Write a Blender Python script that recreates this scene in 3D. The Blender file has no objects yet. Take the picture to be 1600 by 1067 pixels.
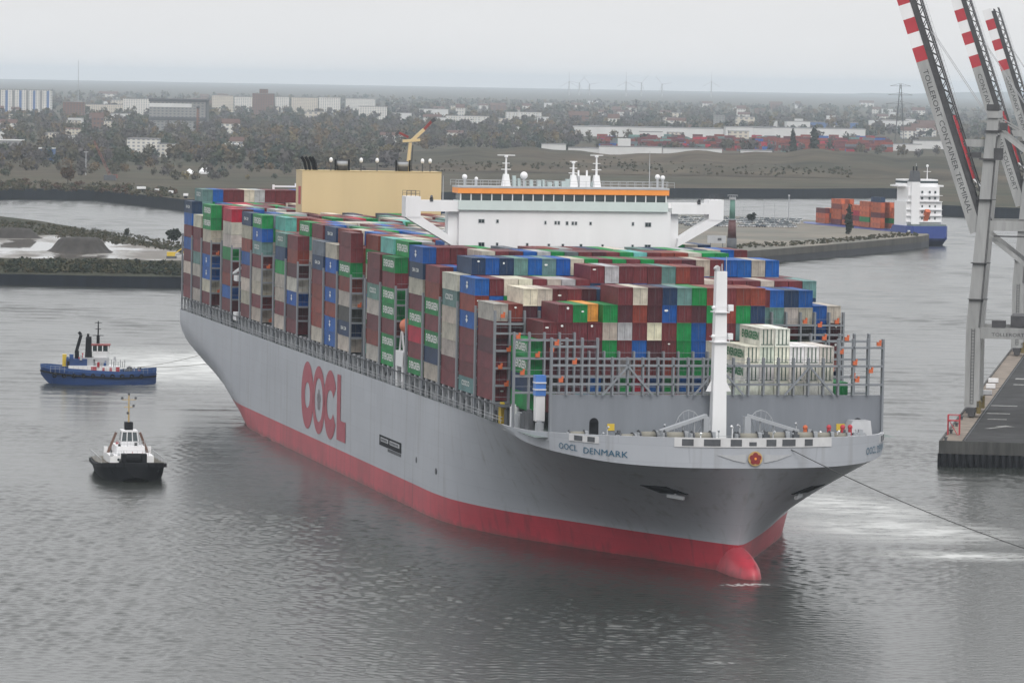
import bpy, math, random
import numpy as np
from mathutils import Vector, Matrix

random.seed(7)
rng = np.random.default_rng(11)
sc = bpy.context.scene
col = sc.collection
R = math.radians

# ------------------------------------------------------------------ camera
CAM_H, FPX, PITCH, ROLL = 77.456, 6956.12, 0.05856, 0.01754
fw = np.array([0, math.cos(PITCH), -math.sin(PITCH)])
rt0 = np.array([1.0, 0, 0]); up0 = np.cross(rt0, fw)
rt = rt0 * math.cos(ROLL) + up0 * math.sin(ROLL)
up = -rt0 * math.sin(ROLL) + up0 * math.cos(ROLL)
cam_d = bpy.data.cameras.new('camera')
cam_d.sensor_fit = 'HORIZONTAL'; cam_d.sensor_width = 36.0
cam_d.lens = FPX / 1600.0 * 36.0
cam_d.clip_start = 1.0; cam_d.clip_end = 60000.0
cam = bpy.data.objects.new('camera', cam_d); col.objects.link(cam)
cam.matrix_world = Matrix(((rt[0], up[0], -fw[0], 0), (rt[1], up[1], -fw[1], 0),
                           (rt[2], up[2], -fw[2], CAM_H), (0, 0, 0, 1)))
sc.camera = cam

# ------------------------------------------------------------------ sky, sun, exposure
SUN_EL, SUN_AZ = R(40), R(166)          # weak sun behind a closed cloud deck, behind the viewer
w = bpy.data.worlds.new('World'); sc.world = w; w.use_nodes = True
nt = w.node_tree; nt.nodes.clear()
def N(tree, kind, **kw):
    n = tree.nodes.new(kind)
    for k, v in kw.items(): setattr(n, k, v)
    return n
out = N(nt, 'ShaderNodeOutputWorld'); bg = N(nt, 'ShaderNodeBackground'); bg.inputs['Strength'].default_value = 0.1
sky = N(nt, 'ShaderNodeTexSky', sky_type='NISHITA', sun_disc=False, sun_elevation=SUN_EL, sun_rotation=SUN_AZ,
        air_density=1.0, dust_density=4.0, ozone_density=1.0)
hs = N(nt, 'ShaderNodeHueSaturation'); hs.inputs['Saturation'].default_value = 0.25
tc = N(nt, 'ShaderNodeTexCoord'); sep = N(nt, 'ShaderNodeSeparateXYZ')
cl = N(nt, 'ShaderNodeMath', operation='MAXIMUM'); cl.inputs[1].default_value = 0.0
ml = N(nt, 'ShaderNodeMath', operation='MULTIPLY_ADD'); ml.inputs[1].default_value = 1.0; ml.inputs[2].default_value = 1.0
mp = N(nt, 'ShaderNodeMapping'); mp.inputs['Scale'].default_value = (9, 9, 34)
nz = N(nt, 'ShaderNodeTexNoise'); nz.inputs['Scale'].default_value = 1.0; nz.inputs['Detail'].default_value = 5
nzm = N(nt, 'ShaderNodeMapRange'); nzm.inputs['From Min'].default_value = 0.3; nzm.inputs['From Max'].default_value = 0.7
nzm.inputs['To Min'].default_value = 0.965; nzm.inputs['To Max'].default_value = 1.02
mm = N(nt, 'ShaderNodeMath', operation='MULTIPLY')
cg = N(nt, 'ShaderNodeMix', data_type='RGBA', blend_type='MULTIPLY'); cg.inputs['Factor'].default_value = 1.0
cg.inputs['A'].default_value = (8.7, 8.75, 8.85, 1)
mx = N(nt, 'ShaderNodeMix', data_type='RGBA'); mx.inputs['Factor'].default_value = 0.92
L = nt.links.new
L(tc.outputs['Generated'], sep.inputs[0]); L(sep.outputs['Z'], cl.inputs[0]); L(cl.outputs[0], ml.inputs[0])
L(tc.outputs['Generated'], mp.inputs['Vector']); L(mp.outputs[0], nz.inputs['Vector']); L(nz.outputs['Fac'], nzm.inputs['Value'])
L(ml.outputs[0], mm.inputs[0]); L(nzm.outputs[0], mm.inputs[1]); L(mm.outputs[0], cg.inputs['B'])
L(sky.outputs[0], hs.inputs['Color']); L(hs.outputs[0], mx.inputs['A']); L(cg.outputs['Result'], mx.inputs['B'])
L(mx.outputs['Result'], bg.inputs['Color']); L(bg.outputs[0], out.inputs[0])
sun_d = bpy.data.lights.new('sun', 'SUN'); sun_d.energy = 1.3; sun_d.angle = R(25); sun_d.color = (1, 0.96, 0.9)
sun = bpy.data.objects.new('sun', sun_d); col.objects.link(sun)
sdir = Vector((math.sin(SUN_AZ) * math.cos(SUN_EL), math.cos(SUN_AZ) * math.cos(SUN_EL), math.sin(SUN_EL)))
sun.rotation_euler = sdir.to_track_quat('Z', 'Y').to_euler(); sun.location = (0, 0, 500)
sc.view_settings.view_transform = 'Standard'; sc.view_settings.look = 'None'
sc.view_settings.exposure = 0.0; sc.view_settings.gamma = 1.0; sc.view_settings.use_curve_mapping = False
sc.cycles.use_denoising = True
sc.cycles.max_bounces = 6; sc.cycles.diffuse_bounces = 3; sc.cycles.glossy_bounces = 3
sc.cycles.transmission_bounces = 2; sc.cycles.volume_bounces = 0
sc.cycles.caustics_reflective = False; sc.cycles.caustics_refractive = False
sc.cycles.sample_clamp_indirect = 5.0

# ------------------------------------------------------------------ helpers
def at(x, y, z=0.0):
    """point of the plane z that the photograph shows at pixel x, y (1600 x 1067)"""
    d = fw + rt * (x - 800) / FPX + up * (533.5 - y) / FPX
    t = (z - CAM_H) / d[2]
    return Vector((d[0] * t, d[1] * t, z))
def mpp(p): return p[1] / FPX               # metres per photo pixel at that distance

class MB:
    def __init__(s): s.v = []; s.f = []; s.m = []
    def face(s, idx, m=0): s.f.append(tuple(idx)); s.m.append(m)
    def add(s, vs, fs, m=0):
        o = len(s.v); s.v += [tuple(p) for p in vs]
        for f in fs: s.face([i + o for i in f], m)
        return s
    def box(s, x0, x1, y0, y1, z0, z1, m=0):
        vs = [(x, y, z) for z in (z0, z1) for x, y in ((x0, y0), (x1, y0), (x1, y1), (x0, y1))]
        return s.add(vs, [(3, 2, 1, 0), (4, 5, 6, 7), (0, 1, 5, 4), (1, 2, 6, 5), (2, 3, 7, 6), (3, 0, 4, 7)], m)
    def frustum(s, x0, x1, y0, y1, z0, a0, a1, b0, b1, z1, m=0):
        vs = [(x0, y0, z0), (x1, y0, z0), (x1, y1, z0), (x0, y1, z0), (a0, b0, z1), (a1, b0, z1), (a1, b1, z1), (a0, b1, z1)]
        return s.add(vs, [(3, 2, 1, 0), (4, 5, 6, 7), (0, 1, 5, 4), (1, 2, 6, 5), (2, 3, 7, 6), (3, 0, 4, 7)], m)
    def beam(s, a, b, wd, ht=None, m=0):
        a = Vector(a); b = Vector(b); d = (b - a).normalized(); ht = ht or wd
        u = d.cross(Vector((0, 0, 1)))
        if u.length < 1e-3: u = Vector((0, 1, 0))
        u.normalize(); v = u.cross(d).normalized()
        vs = []
        for p in (a, b):
            for i, j in ((-1, -1), (1, -1), (1, 1), (-1, 1)): vs.append(p + u * (i * wd / 2) + v * (j * ht / 2))
        return s.add(vs, [(3, 2, 1, 0), (4, 5, 6, 7), (0, 1, 5, 4), (1, 2, 6, 5), (2, 3, 7, 6), (3, 0, 4, 7)], m)
    def cyl(s, a, b, r0, r1=None, n=10, m=0):
        a = Vector(a); b = Vector(b); r1 = r0 if r1 is None else r1
        d = (b - a).normalized(); u = d.orthogonal().normalized(); v = d.cross(u)
        vs = []
        for p, r in ((a, r0), (b, r1)):
            for k in range(n):
                t = 2 * math.pi * k / n; vs.append(p + (u * math.cos(t) + v * math.sin(t)) * r)
        fs = [(k, (k + 1) % n, n + (k + 1) % n, n + k) for k in range(n)] + [tuple(range(n - 1, -1, -1)), tuple(range(n, 2 * n))]
        return s.add(vs, fs, m)
    def ball(s, c, r, n=10, k=6, sz=1.0, m=0):
        vs = [(c[0], c[1], c[2] - r * sz)]
        for i in range(1, k):
            t = math.pi * i / k
            for j in range(n):
                q = 2 * math.pi * j / n
                vs.append((c[0] + r * math.sin(t) * math.cos(q), c[1] + r * math.sin(t) * math.sin(q), c[2] - r * sz * math.cos(t)))
        vs.append((c[0], c[1], c[2] + r * sz)); fs = []
        for j in range(n): fs.append((0, 1 + (j + 1) % n, 1 + j))
        for i in range(k - 2):
            for j in range(n):
                a = 1 + i * n + j; b = 1 + i * n + (j + 1) % n; fs.append((a, b, b + n, a + n))
        e = len(vs) - 1; o = 1 + (k - 2) * n
        for j in range(n): fs.append((o + j, o + (j + 1) % n, e))
        return s.add(vs, fs, m)
    def poly_prism(s, pts, z0, z1, m=0, mtop=None):
        n = len(pts); vs = [(p[0], p[1], z0) for p in pts] + [(p[0], p[1], z1) for p in pts]
        o = len(s.v); s.v += vs
        for k in range(n): s.face((o + k, o + (k + 1) % n, o + n + (k + 1) % n, o + n + k), m)
        s.face([o + n + k for k in range(n)], m if mtop is None else mtop)
        return s
    def mesh(s, name, mats, smooth=False):
        me = bpy.data.meshes.new(name); me.from_pydata(s.v, [], s.f)
        for mt in (mats if isinstance(mats, (list, tuple)) else [mats]): me.materials.append(mt)
        if any(s.m): me.polygons.foreach_set('material_index', s.m)
        if smooth: me.polygons.foreach_set('use_smooth', [True] * len(me.polygons))
        me.update(); return me
    def build(s, name, mats, parent=None, smooth=False):
        return link(name, s.mesh(name, mats, smooth), parent)

def link(name, me, parent=None, loc=None, rz=None):
    o = bpy.data.objects.new(name, me); col.objects.link(o)
    if parent is not None: o.parent = parent
    if loc is not None: o.location = loc
    if rz is not None: o.rotation_euler = (0, 0, rz)
    return o
def tag(o, label=None, cat=None, group=None, kind=None):
    if label: o['label'] = label
    if cat: o['category'] = cat
    if group: o['group'] = group
    if kind: o['kind'] = kind
    return o
def empty(name, loc=(0, 0, 0), rz=0.0, sc_=1.0):
    o = bpy.data.objects.new(name, None); col.objects.link(o); o.location = loc; o.rotation_euler = (0, 0, rz)
    o.empty_display_size = 1.0; o.scale = (sc_,) * 3; return o
def copy_tree(o, parent=None):
    c = o.copy(); col.objects.link(c); c.parent = parent
    for ch in o.children: copy_tree(ch, c)
    return c

# ------------------------------------------------------------------ materials
def mat(name, c, rough=0.6, metal=0.0, var=0.12, scale=0.5, spec=0.5, bump=0.0, bscale=4.0, streak=False, kind='color', c2=None, coord='Object'):
    m = bpy.data.materials.new(name); m.use_nodes = True; t = m.node_tree; p = t.nodes['Principled BSDF']
    p.inputs['Roughness'].default_value = rough; p.inputs['Metallic'].default_value = metal
    p.inputs['Specular IOR Level'].default_value = spec
    tcn = N(t, 'ShaderNodeTexCoord'); mpn = N(t, 'ShaderNodeMapping')
    mpn.inputs['Scale'].default_value = (scale, scale, scale * (0.12 if streak else 1))
    no = N(t, 'ShaderNodeTexNoise'); no.inputs['Scale'].default_value = 1.0; no.inputs['Detail'].default_value = 6; no.inputs['Roughness'].default_value = 0.65
    t.links.new(tcn.outputs[coord], mpn.inputs['Vector']); t.links.new(mpn.outputs[0], no.inputs['Vector'])
    mr = N(t, 'ShaderNodeMapRange'); mr.inputs['From Min'].default_value = 0.25; mr.inputs['From Max'].default_value = 0.75
    mr.inputs['To Min'].default_value = 1 - var * 1.5; mr.inputs['To Max'].default_value = 1 + var
    t.links.new(no.outputs['Fac'], mr.inputs['Value'])
    mu = N(t, 'ShaderNodeMix', data_type='RGBA', blend_type='MULTIPLY'); mu.inputs['Factor'].default_value = 1.0
    t.links.new(mr.outputs[0], mu.inputs['B'])
    if kind == 'object':
        oi = N(t, 'ShaderNodeObjectInfo'); t.links.new(oi.outputs['Color'], mu.inputs['A'])
    elif kind == 'vcol':
        at_ = N(t, 'ShaderNodeVertexColor'); at_.layer_name = 'Col'; t.links.new(at_.outputs['Color'], mu.inputs['A'])
    elif c2 is not None:
        mp2 = N(t, 'ShaderNodeMapping'); mp2.inputs['Scale'].default_value = (scale * .23, scale * .23, scale * .23); mp2.inputs['Location'].default_value = (5, 3, 1)
        n2 = N(t, 'ShaderNodeTexNoise'); n2.inputs['Scale'].default_value = 1.0; n2.inputs['Detail'].default_value = 4
        t.links.new(tcn.outputs[coord], mp2.inputs['Vector']); t.links.new(mp2.outputs[0], n2.inputs['Vector'])
        r2 = N(t, 'ShaderNodeMapRange'); r2.inputs['From Min'].default_value = 0.42; r2.inputs['From Max'].default_value = 0.6
        t.links.new(n2.outputs['Fac'], r2.inputs['Value'])
        m2 = N(t, 'ShaderNodeMix', data_type='RGBA'); m2.inputs['A'].default_value = (*c, 1); m2.inputs['B'].default_value = (*c2, 1)
        t.links.new(r2.outputs[0], m2.inputs['Factor']); t.links.new(m2.outputs['Result'], mu.inputs['A'])
    else:
        mu.inputs['A'].default_value = (*c, 1)
    t.links.new(mu.outputs['Result'], p.inputs['Base Color'])
    if bump:
        b = N(t, 'ShaderNodeBump'); b.inputs['Strength'].default_value = bump; b.inputs['Distance'].default_value = 0.1
        n3 = N(t, 'ShaderNodeTexNoise'); n3.inputs['Scale'].default_value = bscale; n3.inputs['Detail'].default_value = 4
        t.links.new(tcn.outputs[coord], n3.inputs['Vector']); t.links.new(n3.outputs['Fac'], b.inputs['Height']); t.links.new(b.outputs[0], p.inputs['Normal'])
    return m
M = {}
M['white'] = mat('white_paint', (0.76, 0.76, 0.775), 0.45, var=0.05, scale=0.25, streak=True)
M['grey'] = mat('grey_steel_paint', (0.33, 0.345, 0.37), 0.5, var=0.1, scale=0.4, streak=True)
M['breakwater'] = mat('breakwater_grey', (0.185, 0.2, 0.228), 0.55, var=0.1, scale=0.3, streak=True)
M['lash'] = mat('lashing_bridge_grey', (0.20, 0.215, 0.238), 0.55, var=0.15, scale=0.5, streak=True)
M['dgrey'] = mat('dark_grey_steel', (0.07, 0.075, 0.085), 0.6, var=0.2)
M['lgrey'] = mat('light_grey_paint', (0.42, 0.43, 0.45), 0.5, var=0.1, scale=0.4, streak=True)
M['black'] = mat('black_paint', (0.010, 0.011, 0.014), 0.7, var=0.2, spec=0.15)
M['glass'] = mat('dark_window_glass', (0.015, 0.03, 0.035), 0.08, var=0.1, spec=0.8)
M['tan'] = mat('tan_paint', (0.60, 0.465, 0.26), 0.5, var=0.04, scale=0.2, streak=True)
M['orange'] = mat('orange_paint', (0.55, 0.12, 0.04), 0.5, var=0.1)
M['orange2'] = mat('orange_band_paint', (0.85, 0.3, 0.06), 0.5, var=0.08)
M['logo'] = mat('logo_red_paint', (0.34, 0.05, 0.075), 0.5, var=0.08, scale=0.15)
M['yellow'] = mat('yellow_paint', (0.6, 0.42, 0.04), 0.5, var=0.1)
M['red'] = mat('red_paint', (0.42, 0.03, 0.045), 0.5, var=0.1)
M['blue'] = mat('blue_paint', (0.02, 0.07, 0.22), 0.4, var=0.12)
M['lblue'] = mat('light_blue_paint', (0.08, 0.22, 0.6), 0.4, var=0.1)
M['teal'] = mat('name_lettering_blue', (0.01, 0.09, 0.16), 0.5, var=0.05)
M['deckgreen'] = mat('ship_deck_paint', (0.16, 0.2, 0.19), 0.7, var=0.2)
M['rope'] = mat('rope', (0.22, 0.21, 0.18), 0.9, var=0.1)
M['cable'] = mat('tow_cable', (0.04, 0.04, 0.04), 0.7, var=0.1)
M['wletter'] = mat('white_lettering', (0.72, 0.74, 0.72), 0.6, var=0.12, scale=2)
M['gletter'] = mat('green_lettering', (0.02, 0.17, 0.07), 0.6, var=0.1, scale=2)
M['bletter'] = mat('black_lettering', (0.03, 0.03, 0.035), 0.6, var=0.1)
M['crane'] = mat('crane_light_grey_paint', (0.33, 0.335, 0.335), 0.55, var=0.22, scale=0.5, streak=True)
M['cranedark'] = mat('crane_machinery', (0.06, 0.06, 0.065), 0.7, var=0.3)

def hull_paint(name, c, dirt, zlo, zhi, var):
    """painted plating with thin vertical runs of dirt that start at the scuppers"""
    m = mat(name, c, 0.42, var=var, scale=0.08)
    t = m.node_tree; p = t.nodes['Principled BSDF']; src = p.inputs['Base Color'].links[0].from_socket
    tcn = N(t, 'ShaderNodeTexCoord'); mp_ = N(t, 'ShaderNodeMapping'); mp_.inputs['Scale'].default_value = (0.55, 0.55, 0.035)
    no = N(t, 'ShaderNodeTexNoise'); no.inputs['Scale'].default_value = 1; no.inputs['Detail'].default_value = 4
    t.links.new(tcn.outputs['Object'], mp_.inputs['Vector']); t.links.new(mp_.outputs[0], no.inputs['Vector'])
    mr = N(t, 'ShaderNodeMapRange'); mr.inputs['From Min'].default_value = 0.56; mr.inputs['From Max'].default_value = 0.75; mr.inputs['To Max'].default_value = 0.7 if zlo == 0 else 0.5
    t.links.new(no.outputs['Fac'], mr.inputs['Value'])
    mx_ = N(t, 'ShaderNodeMix', data_type='RGBA'); mx_.inputs['B'].default_value = (*dirt, 1)
    t.links.new(mr.outputs[0], mx_.inputs['Factor']); t.links.new(src, mx_.inputs['A']); t.links.new(mx_.outputs['Result'], p.inputs['Base Color'])
    # welded plates: seams a shade darker, each plate a little different
    s_ = N(t, 'ShaderNodeSeparateXYZ'); cb = N(t, 'ShaderNodeCombineXYZ'); t.links.new(tcn.outputs['Object'], s_.inputs[0]); t.links.new(s_.outputs['X'], cb.inputs['X']); t.links.new(s_.outputs['Z'], cb.inputs['Y'])
    bk = N(t, 'ShaderNodeTexBrick'); bk.inputs['Scale'].default_value = 1.0; bk.inputs['Brick Width'].default_value = 12.0; bk.inputs['Row Height'].default_value = 2.6; bk.inputs['Mortar Size'].default_value = 0.05; bk.inputs['Mortar Smooth'].default_value = 0.6
    bk.inputs['Color1'].default_value = (1, 1, 1, 1); bk.inputs['Color2'].default_value = (.955, .955, .96, 1); bk.inputs['Mortar'].default_value = (.86, .86, .87, 1); t.links.new(cb.outputs[0], bk.inputs['Vector'])
    mq = N(t, 'ShaderNodeMix', data_type='RGBA', blend_type='MULTIPLY'); mq.inputs['Factor'].default_value = 1.0; t.links.new(mx_.outputs['Result'], mq.inputs['A']); t.links.new(bk.outputs['Color'], mq.inputs['B']); t.links.new(mq.outputs['Result'], p.inputs['Base Color'])
    if zlo == 0:   # slimy growth just above the water, with a ragged upper edge
        n9 = N(t, 'ShaderNodeTexNoise'); n9.inputs['Scale'].default_value = 0.35; n9.inputs['Detail'].default_value = 5; t.links.new(tcn.outputs['Object'], n9.inputs['Vector'])
        a9 = N(t, 'ShaderNodeMath', operation='MULTIPLY_ADD'); a9.inputs[1].default_value = 3.0; t.links.new(n9.outputs['Fac'], a9.inputs[0]); 
        i9 = N(t, 'ShaderNodeMath', operation='MULTIPLY'); i9.inputs[1].default_value = -1.0; t.links.new(s_.outputs['Z'], i9.inputs[0]); t.links.new(i9.outputs[0], a9.inputs[2])
        r9 = N(t, 'ShaderNodeMapRange'); r9.inputs['From Min'].default_value = 0.5; r9.inputs['From Max'].default_value = 1.5; r9.inputs['To Max'].default_value = 0.6; t.links.new(a9.outputs[0], r9.inputs['Value'])
        m9 = N(t, 'ShaderNodeMix', data_type='RGBA'); m9.inputs['B'].default_value = (0.12, 0.035, 0.035, 1); t.links.new(r9.outputs[0], m9.inputs['Factor']); t.links.new(mq.outputs['Result'], m9.inputs['A']); t.links.new(m9.outputs['Result'], p.inputs['Base Color'])
    # plating ripple as fine relief
    br = N(t, 'ShaderNodeTexNoise'); br.inputs['Scale'].default_value = 0.25; br.inputs['Detail'].default_value = 3
    b = N(t, 'ShaderNodeBump'); b.inputs['Strength'].default_value = 0.12; b.inputs['Distance'].default_value = 0.25
    t.links.new(tcn.outputs['Object'], br.inputs['Vector']); t.links.new(br.outputs['Fac'], b.inputs['Height']); t.links.new(b.outputs[0], p.inputs['Normal'])
    return m
M['hull'] = hull_paint('hull_grey_paint', (0.405, 0.424, 0.462), (0.22, 0.215, 0.21), 5, 20, 0.05)
M['boot'] = hull_paint('hull_red_antifouling', (0.44, 0.036, 0.058), (0.15, 0.025, 0.035), 0, 5, 0.2)

def corrugated(name, kind):
    """container steel: colour from the object (or its vertices), trapezoid corrugation as relief, worn patches"""
    m = mat(name, (1, 1, 1), 0.5, var=0.3, scale=0.45, kind=kind, spec=0.25)
    t = m.node_tree; p = t.nodes['Principled BSDF']
    tcn = N(t, 'ShaderNodeTexCoord'); s = N(t, 'ShaderNodeSeparateXYZ'); ad = N(t, 'ShaderNodeMath', operation='ADD')
    t.links.new(tcn.outputs['Object'], s.inputs[0]); t.links.new(s.outputs['X'], ad.inputs[0]); t.links.new(s.outputs['Y'], ad.inputs[1])
    mu = N(t, 'ShaderNodeMath', operation='MULTIPLY'); mu.inputs[1].default_value = 2 * math.pi / 0.28
    si = N(t, 'ShaderNodeMath', operation='SINE'); t.links.new(ad.outputs[0], mu.inputs[0]); t.links.new(mu.outputs[0], si.inputs[0])
    b = N(t, 'ShaderNodeBump'); b.inputs['Strength'].default_value = 0.5; b.inputs['Distance'].default_value = 0.03
    t.links.new(si.outputs[0], b.inputs['Height']); t.links.new(b.outputs[0], p.inputs['Normal'])
    return m
M['cont'] = corrugated('container_steel', 'object')
M['contv'] = corrugated('container_steel_far', 'vcol')

# ------------------------------------------------------------------ lettering
_txt = {}
def text_mesh(s, mt, bold=0.0):
    """flat lettering, 1 unit high, centred, in the local x-y plane"""
    key = (s, mt.name, bold)
    if key in _txt: return _txt[key]
    cu = bpy.data.curves.new('lettering', 'FONT'); cu.body = s; cu.align_x = 'CENTER'; cu.align_y = 'CENTER'; cu.size = 1.38
    cu.offset = bold; cu.resolution_u = 2
    o = bpy.data.objects.new('lettering', cu); col.objects.link(o)
    dg = bpy.context.evaluated_depsgraph_get(); me = bpy.data.meshes.new_from_object(o.evaluated_get(dg))
    bpy.data.objects.remove(o); bpy.data.curves.remove(cu)
    me.materials.clear(); me.materials.append(mt); me.name = 'lettering'
    _txt[key] = me; return me
def text_width(me): 
    xs = [v.co.x for v in me.vertices]; return max(xs) - min(xs)
def put_text(s, mt, parent, loc, xdir, ydir, height, width=None, bold=0.0, name='lettering'):
    me = text_mesh(s, mt, bold); o = link(name, me, parent)
    sx_ = (width / text_width(me)) if width else height
    X = Vector(xdir).normalized(); Y = Vector(ydir).normalized(); Z = X.cross(Y)
    o.matrix_local = Matrix.Translation(Vector(loc)) @ Matrix((X, Y, Z)).transposed().to_4x4() @ Matrix.Diagonal((sx_, height, 1, 1))
    return o

# ================================================================== THE SETTING
# ------------------------------------------------------------------ river
def water_material():
    m = bpy.data.materials.new('river_water'); m.use_nodes = True; t = m.node_tree; p = t.nodes['Principled BSDF']
    lk = t.links.new
    geo = N(t, 'ShaderNodeNewGeometry')
    p.inputs['IOR'].default_value = 1.333; p.inputs['Roughness'].default_value = 0.06
    def noise(sx, sy, detail, rough=0.55, rot=0.0, off=0.0):
        mp_ = N(t, 'ShaderNodeMapping'); mp_.inputs['Scale'].default_value = (sx, sy, 1); mp_.inputs['Rotation'].default_value = (0, 0, rot); mp_.inputs['Location'].default_value = (off, off * .7, 0)
        n_ = N(t, 'ShaderNodeTexNoise'); n_.noise_dimensions = '2D'; n_.inputs['Scale'].default_value = 1.0; n_.inputs['Detail'].default_value = detail; n_.inputs['Roughness'].default_value = rough
        lk(geo.outputs['Position'], mp_.inputs['Vector']); lk(mp_.outputs[0], n_.inputs['Vector']); return n_.outputs['Fac']
    def math_(op, a, b=None, c=None, clamp=False):
        n_ = N(t, 'ShaderNodeMath', operation=op); n_.use_clamp = clamp
        for i, v in enumerate((a, b, c)):
            if v is None: continue
            if isinstance(v, (int, float)): n_.inputs[i].default_value = v
            else: lk(v, n_.inputs[i])
        return n_.outputs[0]
    def rng_(v, a, b, c, d):
        n_ = N(t, 'ShaderNodeMapRange'); lk(v, n_.inputs['Value'])
        for k, q in zip(('From Min', 'From Max', 'To Min', 'To Max'), (a, b, c, d)): n_.inputs[k].default_value = q
        return n_.outputs[0]
    def spot(px, py, ax, ay, rot, soft=0.5):
        """soft ellipse on the water round the point seen at px, py; half axes in metres"""
        c = at(px, py, 0); mp_ = N(t, 'ShaderNodeMapping', vector_type='TEXTURE'); mp_.inputs['Location'].default_value = (c[0], c[1], 0)
        mp_.inputs['Rotation'].default_value = (0, 0, rot); mp_.inputs['Scale'].default_value = (ax, ay, 1e6)
        ln = N(t, 'ShaderNodeVectorMath', operation='LENGTH'); lk(geo.outputs['Position'], mp_.inputs['Vector']); lk(mp_.outputs[0], ln.inputs[0])
        return rng_(ln.outputs['Value'], soft, 1.0, 1.0, 0.0)
    # the waves themselves are geometry; this is only the ripple on them
    n1 = noise(0.9, 1.1, 3, 0.6, 0.25); n0 = noise(2.2, 2.6, 2, 0.5, 0.4, 3.0)
    hgt = math_('ADD', math_('MULTIPLY', n1, 0.10), math_('MULTIPLY', n0, 0.03))
    # wash: behind the stern, and the thruster wash on the port bow
    wA = spot(275, 575, 36, 110, 0.20, 0.25); wA2 = spot(330, 560, 26, 60, -0.25, 0.4)
    wB = spot(1385, 826, 24, 34, 0.5, 0.35); wB2 = spot(1320, 790, 17, 40, 0.35, 0.35); wB3 = spot(1490, 868, 20, 10, -0.1, 0.3)
    wA = math_('MAXIMUM', wA, wA2); wB = math_('MAXIMUM', math_('MAXIMUM', wB, wB2), wB3)
    fn = noise(0.10, 0.22, 8, 0.75, 0.1, 13.0)
    foam_sheenB = math_('MULTIPLY', wB, rng_(fn, 0.38, 0.58, 0.15, 0.9)); foam_sheenA = math_('MULTIPLY', wA, rng_(fn, 0.34, 0.6, 0.25, 0.95))  # pale colour is foam and, in part, sky reflection painted onto the calm water
    foam_sheen = math_('MAXIMUM', foam_sheenA, foam_sheenB, clamp=True)
    # foam crumbs along the hull of the ship and at the bulb
    fb = math_('MULTIPLY', spot(1165, 913, 5.0, 2.2, 0.3, 0.3), rng_(noise(0.9, 0.9, 3, 0.6, 0, 5.0), 0.42, 0.6, 0, 1))
    fb2 = math_('MULTIPLY', spot(1120, 1035, 2.6, 1.3, 0.0, 0.2), rng_(noise(0.9, 1.4, 3, 0.6, 0, 2.0), 0.45, 0.6, 0, 1))
    foam_sheen = math_('MAXIMUM', foam_sheen, math_('MAXIMUM', fb, fb2), clamp=True)
    mxc = N(t, 'ShaderNodeMix', data_type='RGBA'); mxc.inputs['A'].default_value = (0.022, 0.025, 0.022, 1); mxc.inputs['B'].default_value = (0.70, 0.71, 0.70, 1)
    lk(math_('MULTIPLY', foam_sheen, 0.85), mxc.inputs['Factor']); lk(mxc.outputs['Result'], p.inputs['Base Color'])
    lk(rng_(foam_sheen, 0, 1, 0.2, 0.55), p.inputs['Roughness'])
    b = N(t, 'ShaderNodeBump'); b.inputs['Distance'].default_value = 1.0; b.inputs['Strength'].default_value = 0.35
    lk(hgt, b.inputs['Height']); lk(b.outputs[0], p.inputs['Normal'])
    return m
M['water'] = water_material()
g = MB(); g.add([(-4500, -300, -1.3), (4500, -300, -1.3), (4500, 5200, -1.3), (-4500, 5200, -1.3)], [(0, 1, 2, 3)])
tag(g.build('outer_river', M['water']), kind='structure')
def blob(X, Y, px, py, ax, ay, rot):
    c = at(px, py, 0); dx, dy = X - c[0], Y - c[1]; u = (dx * math.cos(rot) + dy * math.sin(rot)) / ax; v = (-dx * math.sin(rot) + dy * math.cos(rot)) / ay
    return np.clip(1.6 - 1.6 * np.sqrt(u * u + v * v), 0, 1)
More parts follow.
